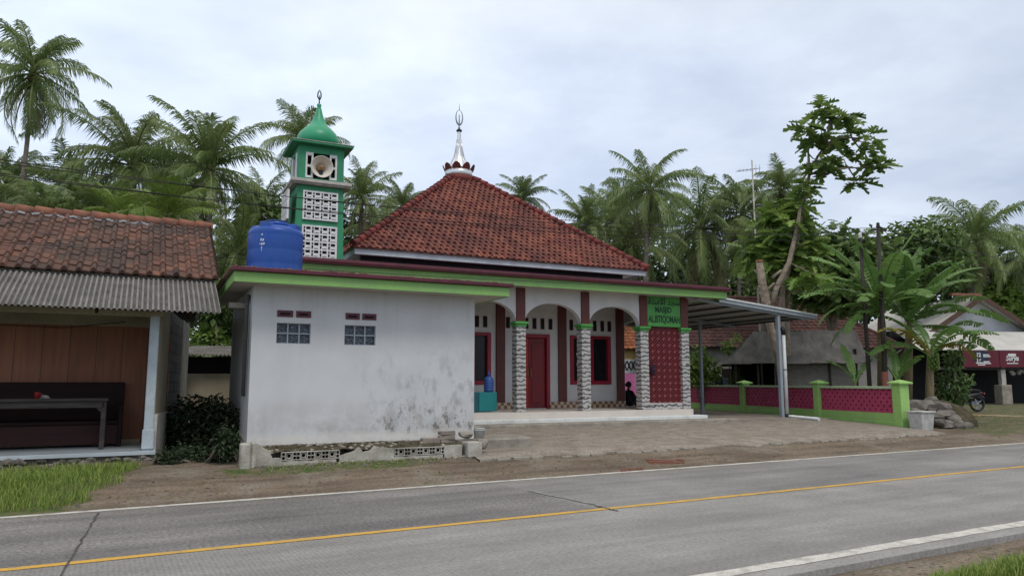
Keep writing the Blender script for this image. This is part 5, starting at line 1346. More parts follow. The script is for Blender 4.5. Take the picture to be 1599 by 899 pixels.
m_ = MB(); m_.bar((apx - .2, 2.2, ap.z + .16), (apx - 2.0, 2.2, ap.z + .16 - .0), .2, .12); m_.build('ridge_cap', 'ridge', shop)
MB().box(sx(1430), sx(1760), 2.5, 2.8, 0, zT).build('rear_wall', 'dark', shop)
for px in (1571, 1660):
    x = sx(px); gz_ = ground_z(sc_.x + x, 40.2)
    po = MB().box(x - .13, x + .13, .1, .36, gz_, zE - .05).build('post', 'slab', shop, bevel=.01); MB().box(x - .3, x + .3, -.06, .52, gz_, gz_ + 1.05).build('post_base', 'concrete', po, bevel=.02)
MB().box(sx(1445), sx(1640), .1, .16, at(1525, 577, 40).z, at(1525, 573, 40).z).build('rail', 'greywood', shop)
# floor terrace of the shop
MB().box(sx(1470), sx(1680), -1.5, 2.6, 0, at(1560, 636, 39).z + .0).build('terrace', 'concrete', shop)
m_ = MB(); random.seed(77)
for i in range(16): x = R(sx(1575), sx(1620)); m_.blob((x, .6, at(1525, 580, 40).z + R(-.12, .05)), R(.06, .12), i, 1)
m_.build('hanging_goods', 'slab', shop)
def banner(label, p0, p1, left):
    x0, x1 = sx(p0), sx(p1); z0, z1 = at(1525, 573, 39.9).z, at(1525, 547, 39.9).z
    t = thing('shop_banner', label, 'banner', (0, 0, 0)); t.parent = None
    t.location = shop.location; t.rotation_euler = shop.rotation_euler
    MB().box(x0, x1, -.10, -.06, z0, z1).build('sheet', 'banner', t)
    hh = z1 - z0; ww = x1 - x0
    bx0 = x0 + ww * (.30 if left else .62); bx1 = x0 + ww * (.70 if left else 1.0)
    MB().box(bx0, bx1, -.106, -.1005, z0 + hh * .34, z1 - .03).build('panel', 'bannerblue', t)
    for k, s in enumerate(('12', '16')):
        text_mesh('number', s, .36 if k else .30, 'bannerwhite', t, (bx0 + .28, -.112, z1 - .33 - k * .37), RX, .012, .9)
        m_ = MB()
        for r_ in range(2): m_.box(bx0 + .55, bx0 + .55 + (bx1 - bx0) * (.5 if r_ else .42), -.110, -.107, z1 - .26 - k * .37 - r_ * .09, z1 - .20 - k * .37 - r_ * .09)
        m_.build('small_print', 'bannerwhite', t)
    m_ = MB()
    for r_ in range(2): m_.box(bx0 + .1 + r_ * .1, bx1 - .12 - r_ * .1, -.110, -.107, z0 + .20 - r_ * .1, z0 + .26 - r_ * .1)
    m_.build('small_print', 'bannerwhite', t)
    if not left:
        text_mesh('script_lettering', 'Surya', .40, 'bannerwhite', t, (x0 + ww * .31, -.112, z0 + .36), RX, .012, .85, shear=.3)
        m_ = MB(); m_.box(x0 + ww * .17, x0 + ww * .46, -.110, -.107, z0 + .18, z0 + .24); m_.box(x0 + ww * .22, x0 + ww * .42, -.110, -.107, z1 - .32, z1 - .16); m_.build('small_print', 'bannerwhite', t)
    return t
banner('left red shop banner with navy number panel, partly behind the banana leaves', 1500, 1561, True)
banner('right red shop banner with white script lettering at the photo edge', 1562, 1628, False)

# ================================================================ STONES, BIN, MOTORBIKE
random.seed(17)
def pile_z(px, py, Y): return at(px, py, Y)
k = 0
for (px, py, Y, r_) in ((1432, 630, 22.9, .33), (1447, 634, 23.0, .34), (1464, 634, 23.0, .34), (1438, 645, 22.6, .30), (1460, 648, 22.5, .30), (1476, 646, 22.7, .33), (1489, 656, 22.5, .30), (1478, 660, 22.1, .24), (1497, 662, 22.3, .26), (1466, 657, 22.1, .22), (1510, 664, 22.6, .22), (1453, 625, 23.3, .28), (1470, 641, 22.9, .26), (1427, 640, 22.7, .26)):
    c = at(px, py, Y); c.z = max(c.z - .04, ground_z(c.x, c.y) + r_ * .3)
    rockobj('grey rock in the stone heap beside the end of the green wall', c, r_, k, (1.15, .9, .66), group='rocks heaped beside the green wall', name='heap_rock'); k += 1
hp = MB(); c = at(1460, 650, 23.3); hp.blob((c.x, c.y, .2), .95, 3, 3, 0, (1.1, .7, .85), .3); struct(hp.build('earth_mound', 'soil'))
bq = on_ground(1447, 672)
bn = thing('cement_bin', 'square pale cement bin beside the end post of the green wall', 'bin', (bq.x, bq.y + .25, ground_z(bq.x, bq.y) - .01), .35)
MB().frustum((-.21, .21, -.21, .21), (-.25, .25, -.25, .25), 0, .50).build('body', 'greybin', bn, bevel=.015); m_ = MB(); m_.frustum((-.28, .28, -.28, .28), (-.28, .28, -.28, .28), .50, .55); m_.build('rim', 'greybin', bn, bevel=.01)
mq = at(1503, 632, 30.0)
mc = thing('motorcycle', 'dark parked motorcycle half hidden by the leafy shrub', 'motorcycle', (mq.x, 30.0, ground_z(mq.x, 30.0) + .05), math.radians(182))
for x in (-.6, .62):
    wo = MB(); wo.tube([(x + .27 * math.cos(t_), 0, .29 + .27 * math.sin(t_)) for t_ in [i * PI / 12 for i in range(25)]], .05, 8, 0, False); w_ = wo.build('wheel', 'blackmetal', mc)
    rr = MB().lathe([(.03, -.05), (.05, -.03), (.05, .03), (.03, .05)], 10, (x, 0, .29), axis='y')
    for i in range(5): a_ = i * 2 * PI / 5; rr.bar((x, 0, .29), (x + .24 * math.cos(a_), 0, .29 + .24 * math.sin(a_)), .03)
    rr.build('rim', 'steel', w_)
m_ = MB(); m_.tube([(-.75, 0, .80), (-.45, 0, .83), (-.1, 0, .80), (.15, 0, .76)], [.08, .13, .12, .07], 10); 
for i, v_ in enumerate(m_.v): m_.v[i] = (v_[0], v_[1], .80 + (v_[2] - .80) * .6)
m_.build('seat', 'blackcloth', mc)
m_ = MB(); m_.tube([(-.85, 0, .72), (-.5, 0, .64), (-.1, 0, .52), (.2, 0, .48), (.45, 0, .62)], [.05, .12, .15, .12, .09], 10); m_.build('body', 'blackmetal', mc)
m_ = MB(); m_.tube([(.62, 0, .29), (.52, 0, .65), (.44, 0, .98)], [.03, .05, .05], 8); m_.build('front_fork', 'steel', mc)
m_ = MB(); m_.tube([(.40, -.33, 1.0), (.46, -.15, 1.03), (.46, .15, 1.03), (.40, .33, 1.0)], .018, 6); m_.build('handlebar', 'blackmetal', mc)
MB().blob((.52, 0, .92), .10, 1, 2, 0, (.8, 1, 1), .05).build('headlight', 'steel', mc); MB().box(-.93, -.88, -.07, .07, .66, .74).build('tail_light', 'redcup', mc, bevel=.01)
m_ = MB(); m_.tube([(.1, -.14, .3), (-.4, -.16, .3), (-.75, -.16, .38)], [.03, .04, .05], 8); m_.build('exhaust', 'steel', mc)
m_ = MB(); m_.tube([(-.62 + .34 * math.cos(t_), 0, .29 + .34 * math.sin(t_)) for t_ in [.5 + i * .25 for i in range(9)]], .055, 6); m_.build('rear_fender', 'blackmetal', mc)
bp = MB(); a_ = at(1515, 648, 27.5); b_ = at(1640, 652, 28.5); bp.tube([a_, (a_ + b_) / 2, b_], .045, 8)
for q in (a_ + Vector((.3, 0, 0)), b_): bp.tube([q, Vector((q.x, q.y, ground_z(q.x, q.y) - .05))], .04, 6)
tag(bp.build('bamboo_rail', 'bamboo'), 'long pale bamboo rail lying low in front of the shop', 'rail')

# ================================================================ POLES, ANTENNA, CABLES
def pole(label, px_b, px_t, py_t, Y, r0, r1, red=None, insul=False):
    top_ = at(px_t, py_t, Y); bot = at(px_b, 600, Y); bot.z = ground_z(bot.x, bot.y) - .1
    t = thing('utility_post', label, 'post', bot); tp = top_ - bot
    MB().tube([(0, 0, 0), tp * .5, tp], [r0, (r0 + r1) / 2, r1], 10).build('shaft', 'pole', t)
    if red: MB().tube([(0, 0, 0), tp * .26], [r0 * 1.7, r0 * 1.25], 10).build('painted_base', 'redbase', t)
    m_ = MB(); m_.lathe([(.05, -.1), (.07, -.04), (.05, .02), (.06, .06), (.03, .1)], 10, tp); m_.build('insulator', 'whitecloth' if insul else 'pole', t)
    m_ = MB(); m_.bar(tp + Vector((-.25, 0, -.15)), tp + Vector((.25, 0, -.15)), .05); m_.build('crossarm', 'pole', t)
    return top_
pt1 = pole('slim dark utility post with white insulator left of the other post', 1358, 1343, 368, 24.6, .075, .055, None, True)
pt2 = pole('dark utility post with rusty red base in the banana clump', 1381, 1371, 352, 24.25, .08, .055, True)
an = thing('antenna_mast', 'tall thin mast with a television aerial behind the carport', 'antenna', Vector((at(1184, 440, 33).x, 33, .4)))
atp = at(1174, 250, 33.0) - an.location
MB().tube([(0, 0, 0), atp * .5, atp], [.045, .04, .03], 8).build('mast', 'slab', an)
m_ = MB(); c = atp * .96; m_.tube([c + Vector((-.65, .2, -.02)), c + Vector((.35, -.1, .04))], .016, 5)
for i in range(7): f_ = -.6 + i * .15; q = c + Vector((f_, -f_ * .3, .0)); m_.tube([q + Vector((0, 0, -.22)), q + Vector((0, 0, .22))] if i > 4 else [q + Vector((.04, -.25, 0)), q + Vector((-.04, .25, 0))], .010, 4)
m_.build('aerial', 'steel', an)
def cable(label, p, q, sag, grp, r_=.014, kink=None):
    pts = []
    for i in range(33):
        f_ = i / 32; c = p.lerp(q, f_); c = Vector(c); c.z -= sag * 4 * f_ * (1 - f_); pts.append(c)
    return tag(MB().tube(pts, r_, 5).build('overhead_cable', 'cable'), label, 'cable', grp)
def line_pt(px, py, n):   # where a pixel ray meets the vertical plane n metres from the road axis
    d = ray(px, py); t = (n - CAM.dot(RN)) / d.dot(RN); return CAM + d * t
nP = pt1.dot(RN)
def far_left(px, py, n, t_extra=12):
    q = line_pt(px, py, n); return q
for i, (py, dz, dn, grp) in enumerate(((219, .0, 0, 1), (229, -.08, .1, 1), (233, -.12, -.1, 1), (240, -.2, .0, 1))):
    q = line_pt(0, py, nP + dn); e_ = Vector(pt1 if i % 2 == 0 else pt2) + Vector((0, 0, dz)); d = (q - e_); st_ = q + Vector((d.x, d.y, 0)).normalized() * 14 + Vector((0, 0, .5))
    cable('one of four black cables in the upper overhead bundle along the road', e_, st_, .95 + .06 * i, 'upper overhead cables along the road', .009)
for i, (py, z_) in enumerate(((378, -1.75), (384, -1.95))):
    q = line_pt(0, py, nP - .15 + .1 * i); e_ = Vector(pt1) + Vector((0, 0, z_)); d = (q - e_); st_ = q + Vector((d.x, d.y, 0)).normalized() * 14 + Vector((0, 0, .1))
    cable('one of two black cables in the lower overhead pair above the roofs', e_, st_, .35, 'lower overhead cables above the roofs', .007)
for i, (dz) in enumerate((0, -.5)):
    e_ = Vector(pt2) + Vector((0, 0, dz - .1)); cable('one of two thin cables running right from the post over the shop', e_, e_ + RU * 30 + Vector((0, 0, .4)), .7, 'cables running right from the post', .011)

# ================================================================ PALMS
CR = [crown_mesh('crown', 101, 4.2, 34, -1.25, 1.45, 1.1, 5, .85), crown_mesh('crown', 102, 4.2, 34, -.8, 1.5, 1.2, 3, .8), crown_mesh('crown', 103, 4.2, 32, -.7, 1.55, 1.0, 4, .7),
      crown_mesh('crown', 104, 4.2, 36, -1.2, 1.3, 1.35, 5, .9), crown_mesh('crown', 105, 4.2, 22, -.2, 1.5, .9, 1, .45, True), crown_mesh('crown', 106, 4.2, 32, -.8, 1.35, 1.25, 3, .7)]
random.seed(42)
def nut_mesh():
    mb = MB()
    for i in range(9): a_ = i * .7; mb.blob((.28 * math.cos(a_), .28 * math.sin(a_), -.25 - .12 * (i % 3)), .13, i, 1, 0, (.9, .9, 1.15), .08)
    o = mb.build('coconut_cluster', 'coconut'); me = o.data; D.objects.remove(o); return me
NUT = nut_mesh()
def palm(label, px, py, Y, Lf, var, base_px=None, rot=None, nuts=True, r=.15, bend=.6):
    top_ = at(px, py, Y); bx = at(base_px if base_px is not None else px + R(-14, 14), 560, Y).x
    bot = Vector((bx, Y + R(-.5, .5), 0)); bot.z = ground_z(bot.x, bot.y) - .2
    t = thing('coconut_palm', label, 'palm tree', bot); tp = top_ - bot
    pts = []; rad = []
    for i in range(13):
        f_ = i / 12; c = Vector((tp.x * (f_ ** 1.6), tp.y * f_, tp.z * f_)); pts.append(c); rad.append(r * (1.6 - .6 * min(1, f_ * 5)) * (1 - .35 * f_))
    MB().tube(pts, rad, 10).build('trunk', 'trunk', t)
    c = D.objects.new('crown', CR[var]); COL.objects.link(c); c.parent = t; c.location = tp; s_ = Lf / 4.2; c.scale = (s_, s_, s_); c.rotation_euler = (R(-.12, .12), R(-.12, .12), R(0, 6.28) if rot is None else rot)
    if nuts:
        n = D.objects.new('coconut_cluster', NUT); COL.objects.link(n); n.parent = t; n.location = tp; n.scale = (s_, s_, s_)
    return t
palm('tallest coconut palm with curved bare trunk at the far left', 54, 118, 36, 3.75, 0, 14, 1.0)
palm('broad coconut palm behind the timber house roof, right of the tallest palm', 205, 262, 34, 3.9, 1)
palm('coconut palm with upright fronds left of the green minaret', 325, 268, 33, 3.7, 2)
palm('dense low palm at the left photo edge behind the roof ridge', 8, 296, 40, 3.4, 1)
palm('drooping palm behind the trunk of the tallest palm', 112, 318, 38, 3.8, 5)
palm('young yellow green palm just above the timber house roof', 262, 340, 23, 1.9, 4, nuts=False)
palm('small yellow green palm left of the other young palm above the roof', 195, 345, 24, 1.6, 4, nuts=False)
palm('coconut palm standing directly behind the minaret dome', 474, 222, 42, 3.0, 5)
palm('coconut palm between the minaret and the mosque roof', 564, 312, 34, 2.2, 2)
palm('small distant palm above the left slope of the mosque roof', 628, 325, 42, 2.2, 1)
palm('distant palm peeping over the right slope of the mosque roof', 818, 312, 46, 2.1, 2)
palm('palm with stiff fronds right of the mosque roof slope', 915, 352, 38, 2.3, 2)
palm('tall palm left of the big drooping palm right of the mosque', 1015, 300, 37, 3.0, 3)
palm('big coconut palm with heavy drooping fronds above the porch end', 1097, 362, 49, 5.4, 3, 1130, r=.2)
palm('palm behind the television aerial and breadfruit tree', 1220, 300, 41, 2.5, 5)
palm('coconut palm with brown skirt of fronds above the shop', 1524, 378, 45, 3.9, 3)
palm('palm cut by the right photo edge beyond the shop', 1618, 402, 50, 3.6, 1)
palm('palm with tangled fronds between the two palms above the timber roof', 268, 300, 37, 3.2, 3)
palm('low grey green palm just over the ridge left of the young palms', 70, 345, 30, 2.6, 5)
palm('low palm with arching fronds behind the ridge middle', 148, 350, 31, 2.8, 1)
palm('palm crown behind the aerial mast, right of the big drooping palm', 1160, 335, 47, 3.8, 3)
palm('palm between the stiff palm and the tall one beside the mosque roof', 962, 345, 44, 3.4, 1)
palm('dark palm low beside the pollarded trunk', 1195, 385, 38, 2.8, 5)
palm('shaded palm between the minaret and the upright palm', 405, 335, 38, 3.2, 5)
palm('dim palm low behind the mosque roof right corner', 982, 385, 42, 3.6, 0)
palm('shaded palm behind the blue tank and timber house', 372, 400, 27, 2.4, 3)
palm('hazy palm behind the banana clump', 1440, 405, 52, 3.0, 1)
palm('low palm hidden behind the mosque roof left slope', 600, 372, 40, 3.0, 5)

# ================================================================ BROADLEAF TREES
def tree(label, blobs_px, Y, n, size, m, base_px, lobed=False, name='broadleaf_tree', ry=None, tr=.14, aspect=.55, shell=.5):
    """blobs_px: (px,py,rx_px,ry_px)"""
    k = Y / 1135.0; bl = []
    bot = at(base_px, 560, Y); bot.z = ground_z(bot.x, bot.y) - .1
    t = thing(name, label, 'tree', bot); lm = MB(); wood = MB()
    for px, py, rx, rr in blobs_px:
        c = at(px, py, Y + R(-1, 1)) - bot; bl.append((c.x, c.y, c.z, rx * k, rx * k * .9, rr * k))
    fork = Vector((0, 0, max(.8, min(b[2] - b[5] for b in bl) * .8)))
    wood.tube([(0, 0, 0), fork * .5, fork], [tr * 1.4, tr * 1.1, tr], 9)
    for b in bl: c = Vector(b[:3]); mid = fork.lerp(c, .55) + Vector((R(-.2, .2), R(-.2, .2), .1)); wood.tube([fork, mid, c + Vector((0, 0, b[5] * .5))], [tr * .75, tr * .4, tr * .12], 7)
    wood.build('trunk', 'bark', t)
    leafcloud(lm, bl, n, size, aspect, lobed, shell=shell); lm.build('crown', m, t); return t
random.seed(50)
tree('broadleaf tree filling the space behind the banana clump', [(1300, 395, 70, 45), (1345, 420, 60, 50), (1265, 430, 55, 45), (1320, 450, 70, 40)], 36, 2600, .55, 'leafm', 1300, True)
tree('light green leafy tree behind the pollarded trunk', [(1225, 345, 38, 38), (1200, 400, 40, 42), (1250, 395, 34, 40)], 31, 750, .6, 'leafl', 1230, True)
tree('round dark tree under the hazy palm behind the bananas', [(1410, 385, 46, 36), (1450, 372, 50, 30), (1395, 430, 55, 45), (1470, 420, 50, 40)], 44, 2600, .5, 'leafm', 1420)
tree('pale green thicket tree on the slope above the shop roof', [(1575, 470, 55, 30), (1610, 450, 50, 40), (1540, 460, 40, 24)], 54, 2200, .5, 'leafl', 1580)
tree('dark tree under the palm with brown fronds', [(1500, 430, 50, 36), (1540, 425, 60, 34), (1585, 430, 50, 30)], 56, 2200, .5, 'leafd', 1530)
tree('bushy tree between the minaret and the timber house', [(410, 350, 45, 50), (375, 420, 40, 50), (440, 420, 40, 45)], 36, 2200, .42, 'leafm', 405)
tree('dark tree behind the mosque roof right corner', [(1050, 420, 60, 50), (960, 400, 50, 45), (1110, 430, 60, 40)], 58, 2400, .5, 'leafd', 1040)
tree('light green shrubby tree behind the small shed', [(345, 505, 32, 34), (320, 540, 34, 28), (362, 560, 26, 36)], 25, 1700, .28, 'leafl', 340)
tree('dark leafy tree behind the shed beside the annex wall', [(352, 585, 26, 50), (335, 470, 36, 34)], 24, 1300, .28, 'leafm', 352)
tree('mid green tree right of the television aerial', [(1175, 400, 40, 50), (1160, 450, 40, 40), (1190, 460, 40, 30)], 56, 2000, .45, 'leafm', 1165)
tree('dark tree behind the palms at the left edge', [(30, 330, 70, 40), (110, 345, 70, 36), (190, 340, 60, 40), (280, 335, 60, 36)], 48, 3000, .5, 'leafd', 100)
tree('dark tree behind the minaret and mosque roof', [(560, 375, 55, 40), (490, 360, 50, 50), (640, 360, 40, 40)], 46, 2400, .5, 'leafd', 550)
# the breadfruit tree with its pollarded trunk
bt = thing('breadfruit_tree', 'tall breadfruit tree with pollarded leaning trunk and open crown', 'tree', Vector((at(1224, 600, 29).x, 29, .2)))
def bp_(px, py, Y=29.0): return at(px, py, Y) - bt.location
w = MB()
w.tube([bp_(1228, 640), bp_(1216, 560), bp_(1203, 510), bp_(1196, 470), bp_(1190, 440), bp_(1186, 410)], [.17, .15, .15, .17, .16, .14], 12)
w.tube([bp_(1204, 480), bp_(1212, 450), bp_(1232, 410), bp_(1246, 350), bp_(1250, 320)], [.13, .115, .10, .08, .05], 10)
w.tube([bp_(1222, 600, 29.6), bp_(1220, 520, 29.6), bp_(1222, 450, 29.6), bp_(1243, 380, 29.6), bp_(1256, 310, 29.6), bp_(1264, 272, 29.6)], [.13, .12, .115, .10, .085, .06], 10)
for (a_, b_) in (((1264, 272), (1290, 225)), ((1290, 225), (1300, 180)), ((1264, 272), (1285, 275)), ((1285, 275), (1325, 262)), ((1290, 225), (1330, 215)), ((1264, 272), (1262, 235))): w.tube([bp_(*a_), (bp_(*a_) + bp_(*b_)) / 2 + Vector((0, 0, .1)), bp_(*b_)], [.07, .055, .03], 7)
for i in range(10): a_ = R(0, 6.28); p = bp_(1196 + R(-6, 10), 470 + R(-40, 25)); w.tube([p, p + Vector((math.cos(a_) * .38, math.sin(a_) * .3, R(.1, .45)))], [.075, .04], 7)
w.build('trunk', 'bark', bt)
c = bp_(1186, 408); m_ = MB().lathe([(.15, -.02), (.15, .03)], 14, c); m_.build('cut_stump', 'cutwood', bt)
LP_ = [(0, 0), (.10, .10), (.40, .22), (.14, .28), (.52, .44), (.17, .48), (.46, .68), (.14, .70), (.24, .90), (0, 1)]
def rosette(mb, c, n, size, lean=(0, 0)):
    c = Vector(c); a0 = R(0, 6.28)
    for k in range(n):
        a = a0 + k * 2 * PI / n + R(-.35, .35); el = R(-.75, .55); d = Vector((math.cos(a) * math.cos(el), math.sin(a) * math.cos(el), math.sin(el))); x = Vector((-math.sin(a), math.cos(a), R(-.3, .3))).normalized(); nr = x.cross(d)
        l = size * R(.7, 1.15); w = l * .78; t = min(1, max(0, R(0, 1))); o = c + d * .10
        n0 = len(mb.v); P = lambda px, py, sg: o + x * (px * w * sg) + d * (py * l) + nr * (-px * l * .22) + Vector((0, 0, -1)) * (l * .22 * py * py)
        mb.v += [tuple(P(px, py, 1)) for px, py in LP_] + [tuple(P(px, py, -1)) for px, py in LP_[1:-1]]
        R_ = lambda q: q if q in (0, 9) else q + 9
        for tri in ((1, 2, 3), (3, 4, 5), (5, 6, 7), (7, 8, 9)): mb.face([n0 + q for q in tri], 0, t); mb.face([n0 + R_(q) for q in tri][::-1], 0, t)
        mb.face([n0 + q for q in (0, 1, 3, 5, 7, 9)], 0, t); mb.face([n0 + R_(q) for q in (0, 1, 3, 5, 7, 9)][::-1], 0, t)
def rosette_crown(name, m, spots, hub, size, per, Y=29.0, brown=0):
    lm = MB(); tws = {}; random.seed(60)
    for (px, py, r_) in spots:
        c = bp_(px, py, Y + R(-.7, .7)); h = min((bp_(*q, Y) for q in hub), key=lambda q: (q - c).length)
        tws.setdefault(tuple(h), MB()).tube([h, h.lerp(c, .5) + Vector((0, 0, -.06)), c], [.035, .025, .015], 5)
        for q in range(per):
            rosette(lm, c + Vector((R(-1, 1), R(-1, 1), R(-.8, .8))) * r_ * .022, random.choice((5, 6, 7)), size)
    lm.build(name, m, bt)
    for q in tws.values(): q.build('twig', 'bark', bt)
HUB = [(1264, 272), (1290, 225), (1300, 185), (1325, 262), (1330, 215), (1262, 240), (1285, 275)]
rosette_crown('crown', 'leafb', ((1300, 180, 16), (1282, 203, 16), (1324, 196, 16), (1262, 216, 14), (1342, 214, 14), (1300, 226, 18), (1354, 245, 16), (1276, 250, 16), (1318, 250, 18), (1338, 280, 12), (1256, 285, 16), (1364, 258, 10), (1286, 170, 12), (1316, 176, 12), (1266, 196, 14), (1274, 228, 14), (1290, 262, 12), (1352, 222, 12)), HUB, .74, 2)
rosette_crown('lower_foliage', 'leafl', ((1232, 352, 18), (1256, 418, 20), (1214, 398, 18), (1274, 388, 16), (1248, 325, 14), (1226, 440, 14), (1206, 360, 14), (1282, 430, 16), (1262, 350, 12), (1212, 330, 10)), [(1243, 380), (1232, 410), (1246, 350), (1256, 310)], .66, 2, 29.3)
# shrubs
def shrub(label, blobs_px, Y, n, size, m, name='shrub', aspect=.5, shell=.4):
    k = Y / 1140.0; px = sum(b[0] for b in blobs_px) / len(blobs_px); bot = at(px, 600, Y); bot.z = ground_z(bot.x, bot.y) - .05
    t = thing(name, label, 'shrub', bot); bl = []; w = MB()
    for q in blobs_px:
        c = at(q[0], q[1], Y + R(-.3, .3)) - bot; bl.append((c.x, c.y, c.z, q[2] * k, q[2] * k * .8, q[3] * k)); w.tube([(R(-.1, .1), R(-.1, .1), 0), c * .5 + Vector((0, 0, .05)), c], [.035, .025, .012], 6)
    w.build('stem', 'bark', t); lm = MB(); leafcloud(lm, bl, n, size, aspect, shell=shell); lm.build('foliage', m, t); return t
random.seed(70)
shrub('round glossy green bush behind the garden wall next to the porch', [(1092, 565, 20, 24), (1108, 575, 16, 20), (1080, 580, 16, 20), (1100, 590, 20, 16)], 33, 900, .24, 'leafl')
shrub('tall leafy shrub in front of the shop beside the stone heap', [(1490, 562, 14, 22), (1480, 600, 18, 26), (1498, 604, 16, 20), (1488, 626, 22, 16), (1512, 590, 9, 8), (1474, 625, 14, 14)], 25.5, 900, .19, 'leafm')
shrub('yellow green sprig above the edge of the grey shed roof', [(1136, 540, 8, 10), (1152, 528, 5, 7)], 32.5, 90, .22, 'leafl')
shrub('small flowering plant behind the wall near the laundry', [(1152, 585, 10, 12), (1146, 592, 12, 8)], 33.5, 220, .16, 'leafl')
random.seed(71)
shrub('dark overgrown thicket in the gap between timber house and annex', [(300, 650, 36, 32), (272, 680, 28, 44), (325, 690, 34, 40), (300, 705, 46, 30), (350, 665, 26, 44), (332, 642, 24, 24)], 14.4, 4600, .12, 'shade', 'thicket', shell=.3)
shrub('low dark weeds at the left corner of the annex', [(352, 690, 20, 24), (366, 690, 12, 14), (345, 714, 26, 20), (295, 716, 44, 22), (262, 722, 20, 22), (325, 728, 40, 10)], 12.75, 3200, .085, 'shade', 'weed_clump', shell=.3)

# ================================================================ BANANAS
def banana_leaf(parent, base, az, elev, Lf, droop, width, m, tw=0.0, tear=.8):
    width *= .84
    mb = MB(); p = Vector(base); h = Vector((math.cos(az), math.sin(az), 0)); side0 = Vector((-math.sin(az), math.cos(az), 0)); steps = 30; pts = [p.copy()]; ds = []
    for i in range(steps):
        f_ = (i + .5) / steps; e_ = elev - droop * f_ ** 1.4; d = h * math.cos(e_) + Vector((0, 0, math.sin(e_))); ds.append(d); p = p + d * Lf / steps; pts.append(p.copy())
    mb.tube(pts, [.035 * (1 - .85 * i / steps) + .004 for i in range(steps + 1)], 5, 0, False, .9)
    s0 = 4; tt = R(.2, .6)
    for sg in (-1, 1):
        off = 0
        for i in range(s0, steps):
            f0 = (i - s0) / (steps - s0); f1 = (i + 1 - s0) / (steps - s0)
            if random.random() < tear * .4: off = R(-.6, .15)
            w0 = width * (math.sin(PI * min(1, .06 + .90 * f0)) ** .5); w1 = width * (math.sin(PI * min(1, .06 + .90 * f1)) ** .5)
            if i == steps - 1: w1 = .01
            d = ds[i]; up = side0.cross(d); up = up if up.z > 0 else -up
            s_ = (side0 * sg * math.cos(tw) + up * (.30 + sg * math.sin(tw)) + Vector((0, 0, off))).normalized(); gap = R(.1, .35) if random.random() < tear * .6 else 0
            a_, b_ = pts[i], pts[i + 1].lerp(pts[i], gap); t = min(1, max(0, tt + R(-.15, .15))); n0 = len(mb.v)
            fwd = d * .18 * width
            m0 = a_ + s_ * w0 * .55; m1 = b_ + s_ * w1 * .55; e0 = a_ + s_ * w0 + fwd - Vector((0, 0, w0 * .28)); e1 = b_ + s_ * w1 + fwd - Vector((0, 0, w1 * .28))
            mb.v += [tuple(q) for q in (pts[i], pts[i + 1], m1, m0, e0, e1)]
            mb.face([n0, n0 + 1, n0 + 2, n0 + 3], 0, t); mb.face([n0 + 3, n0 + 2, n0 + 5, n0 + 4], 0, t)
    return mb.build('leaf', m, parent)
def banana(label, px, py_top, Y, r_, leaves, px_b=None):
    top_ = at(px, py_top, Y); bot = at(px_b or px, 600, Y); bot.z = ground_z(bot.x, bot.y) - .1; t = thing('banana_plant', label, 'banana plant', bot); tp = top_ - bot
    MB().tube([(0, 0, 0), tp * .5, tp * .85, tp], [r_ * 1.2, r_, r_ * .8, r_ * .5], 10).build('stalk', 'stalk', t)
    for (az, el, Lf, dr, wd, m) in leaves: banana_leaf(t, tp - Vector((0, 0, R(0, .25))), az, el, Lf, dr, wd, m, R(-.35, .35))
    return t
random.seed(88)
dg = math.radians; G = 'bananal'
banana('tall banana plant standing against the two dark posts', 1376, 480, 24.9, .16, [
    (dg(180), dg(62), 3.3, 1.1, .34, G), (dg(172), dg(38), 2.9, 1.3, .34, G), (dg(190), dg(22), 2.6, 1.4, .32, G), (dg(10), dg(66), 3.2, .9, .36, G), (dg(-20), dg(76), 3.1, .5, .36, G),
    (dg(200), dg(80), 2.9, .6, .34, G), (dg(250), dg(50), 2.4, 1.4, .36, G), (dg(-70), dg(45), 2.2, 1.5, .36, G), (dg(20), dg(30), 2.6, 1.3, .34, G), (dg(120), dg(55), 2.8, 1.2, .36, G), (dg(90), dg(70), 2.8, .9, .34, G), (dg(205), dg(5), 2.0, 1.3, .30, G), (dg(165), dg(-5), 2.1, 1.2, .3, G), (dg(-100), dg(62), 2.8, 1.1, .36, G), (dg(-130), dg(40), 2.5, 1.4, .36, G), (dg(-40), dg(60), 2.8, 1.0, .36, G), (dg(150), dg(72), 3.2, .7, .36, G), (dg(-160), dg(52), 2.9, 1.2, .34, G)])
banana('second banana plant with wide arching leaves in front of the shop', 1420, 500, 25.6, .15, [
    (dg(0), dg(40), 3.0, .9, .34, G), (dg(8), dg(55), 3.3, 1.1, .36, G), (dg(-15), dg(25), 3.2, 1.1, .34, G), (dg(150), dg(70), 2.8, .8, .36, G), (dg(60), dg(78), 3.0, .5, .36, G), (dg(-50), dg(70), 2.9, .9, .36, G), (dg(100), dg(60), 2.7, 1.0, .36, G), (dg(185), dg(45), 2.2, 1.2, .34, G), (dg(-5), dg(5), 2.9, .9, .32, G), (dg(30), dg(82), 3.0, .4, .4, G), (dg(-60), dg(40), 2.4, 1.4, .36, G), (dg(-20), dg(62), 3.1, 1.1, .36, G), (dg(-120), dg(75), 2.6, .7, .4, G), (dg(-90), dg(58), 2.4, 1.1, .38, G)], 1412)
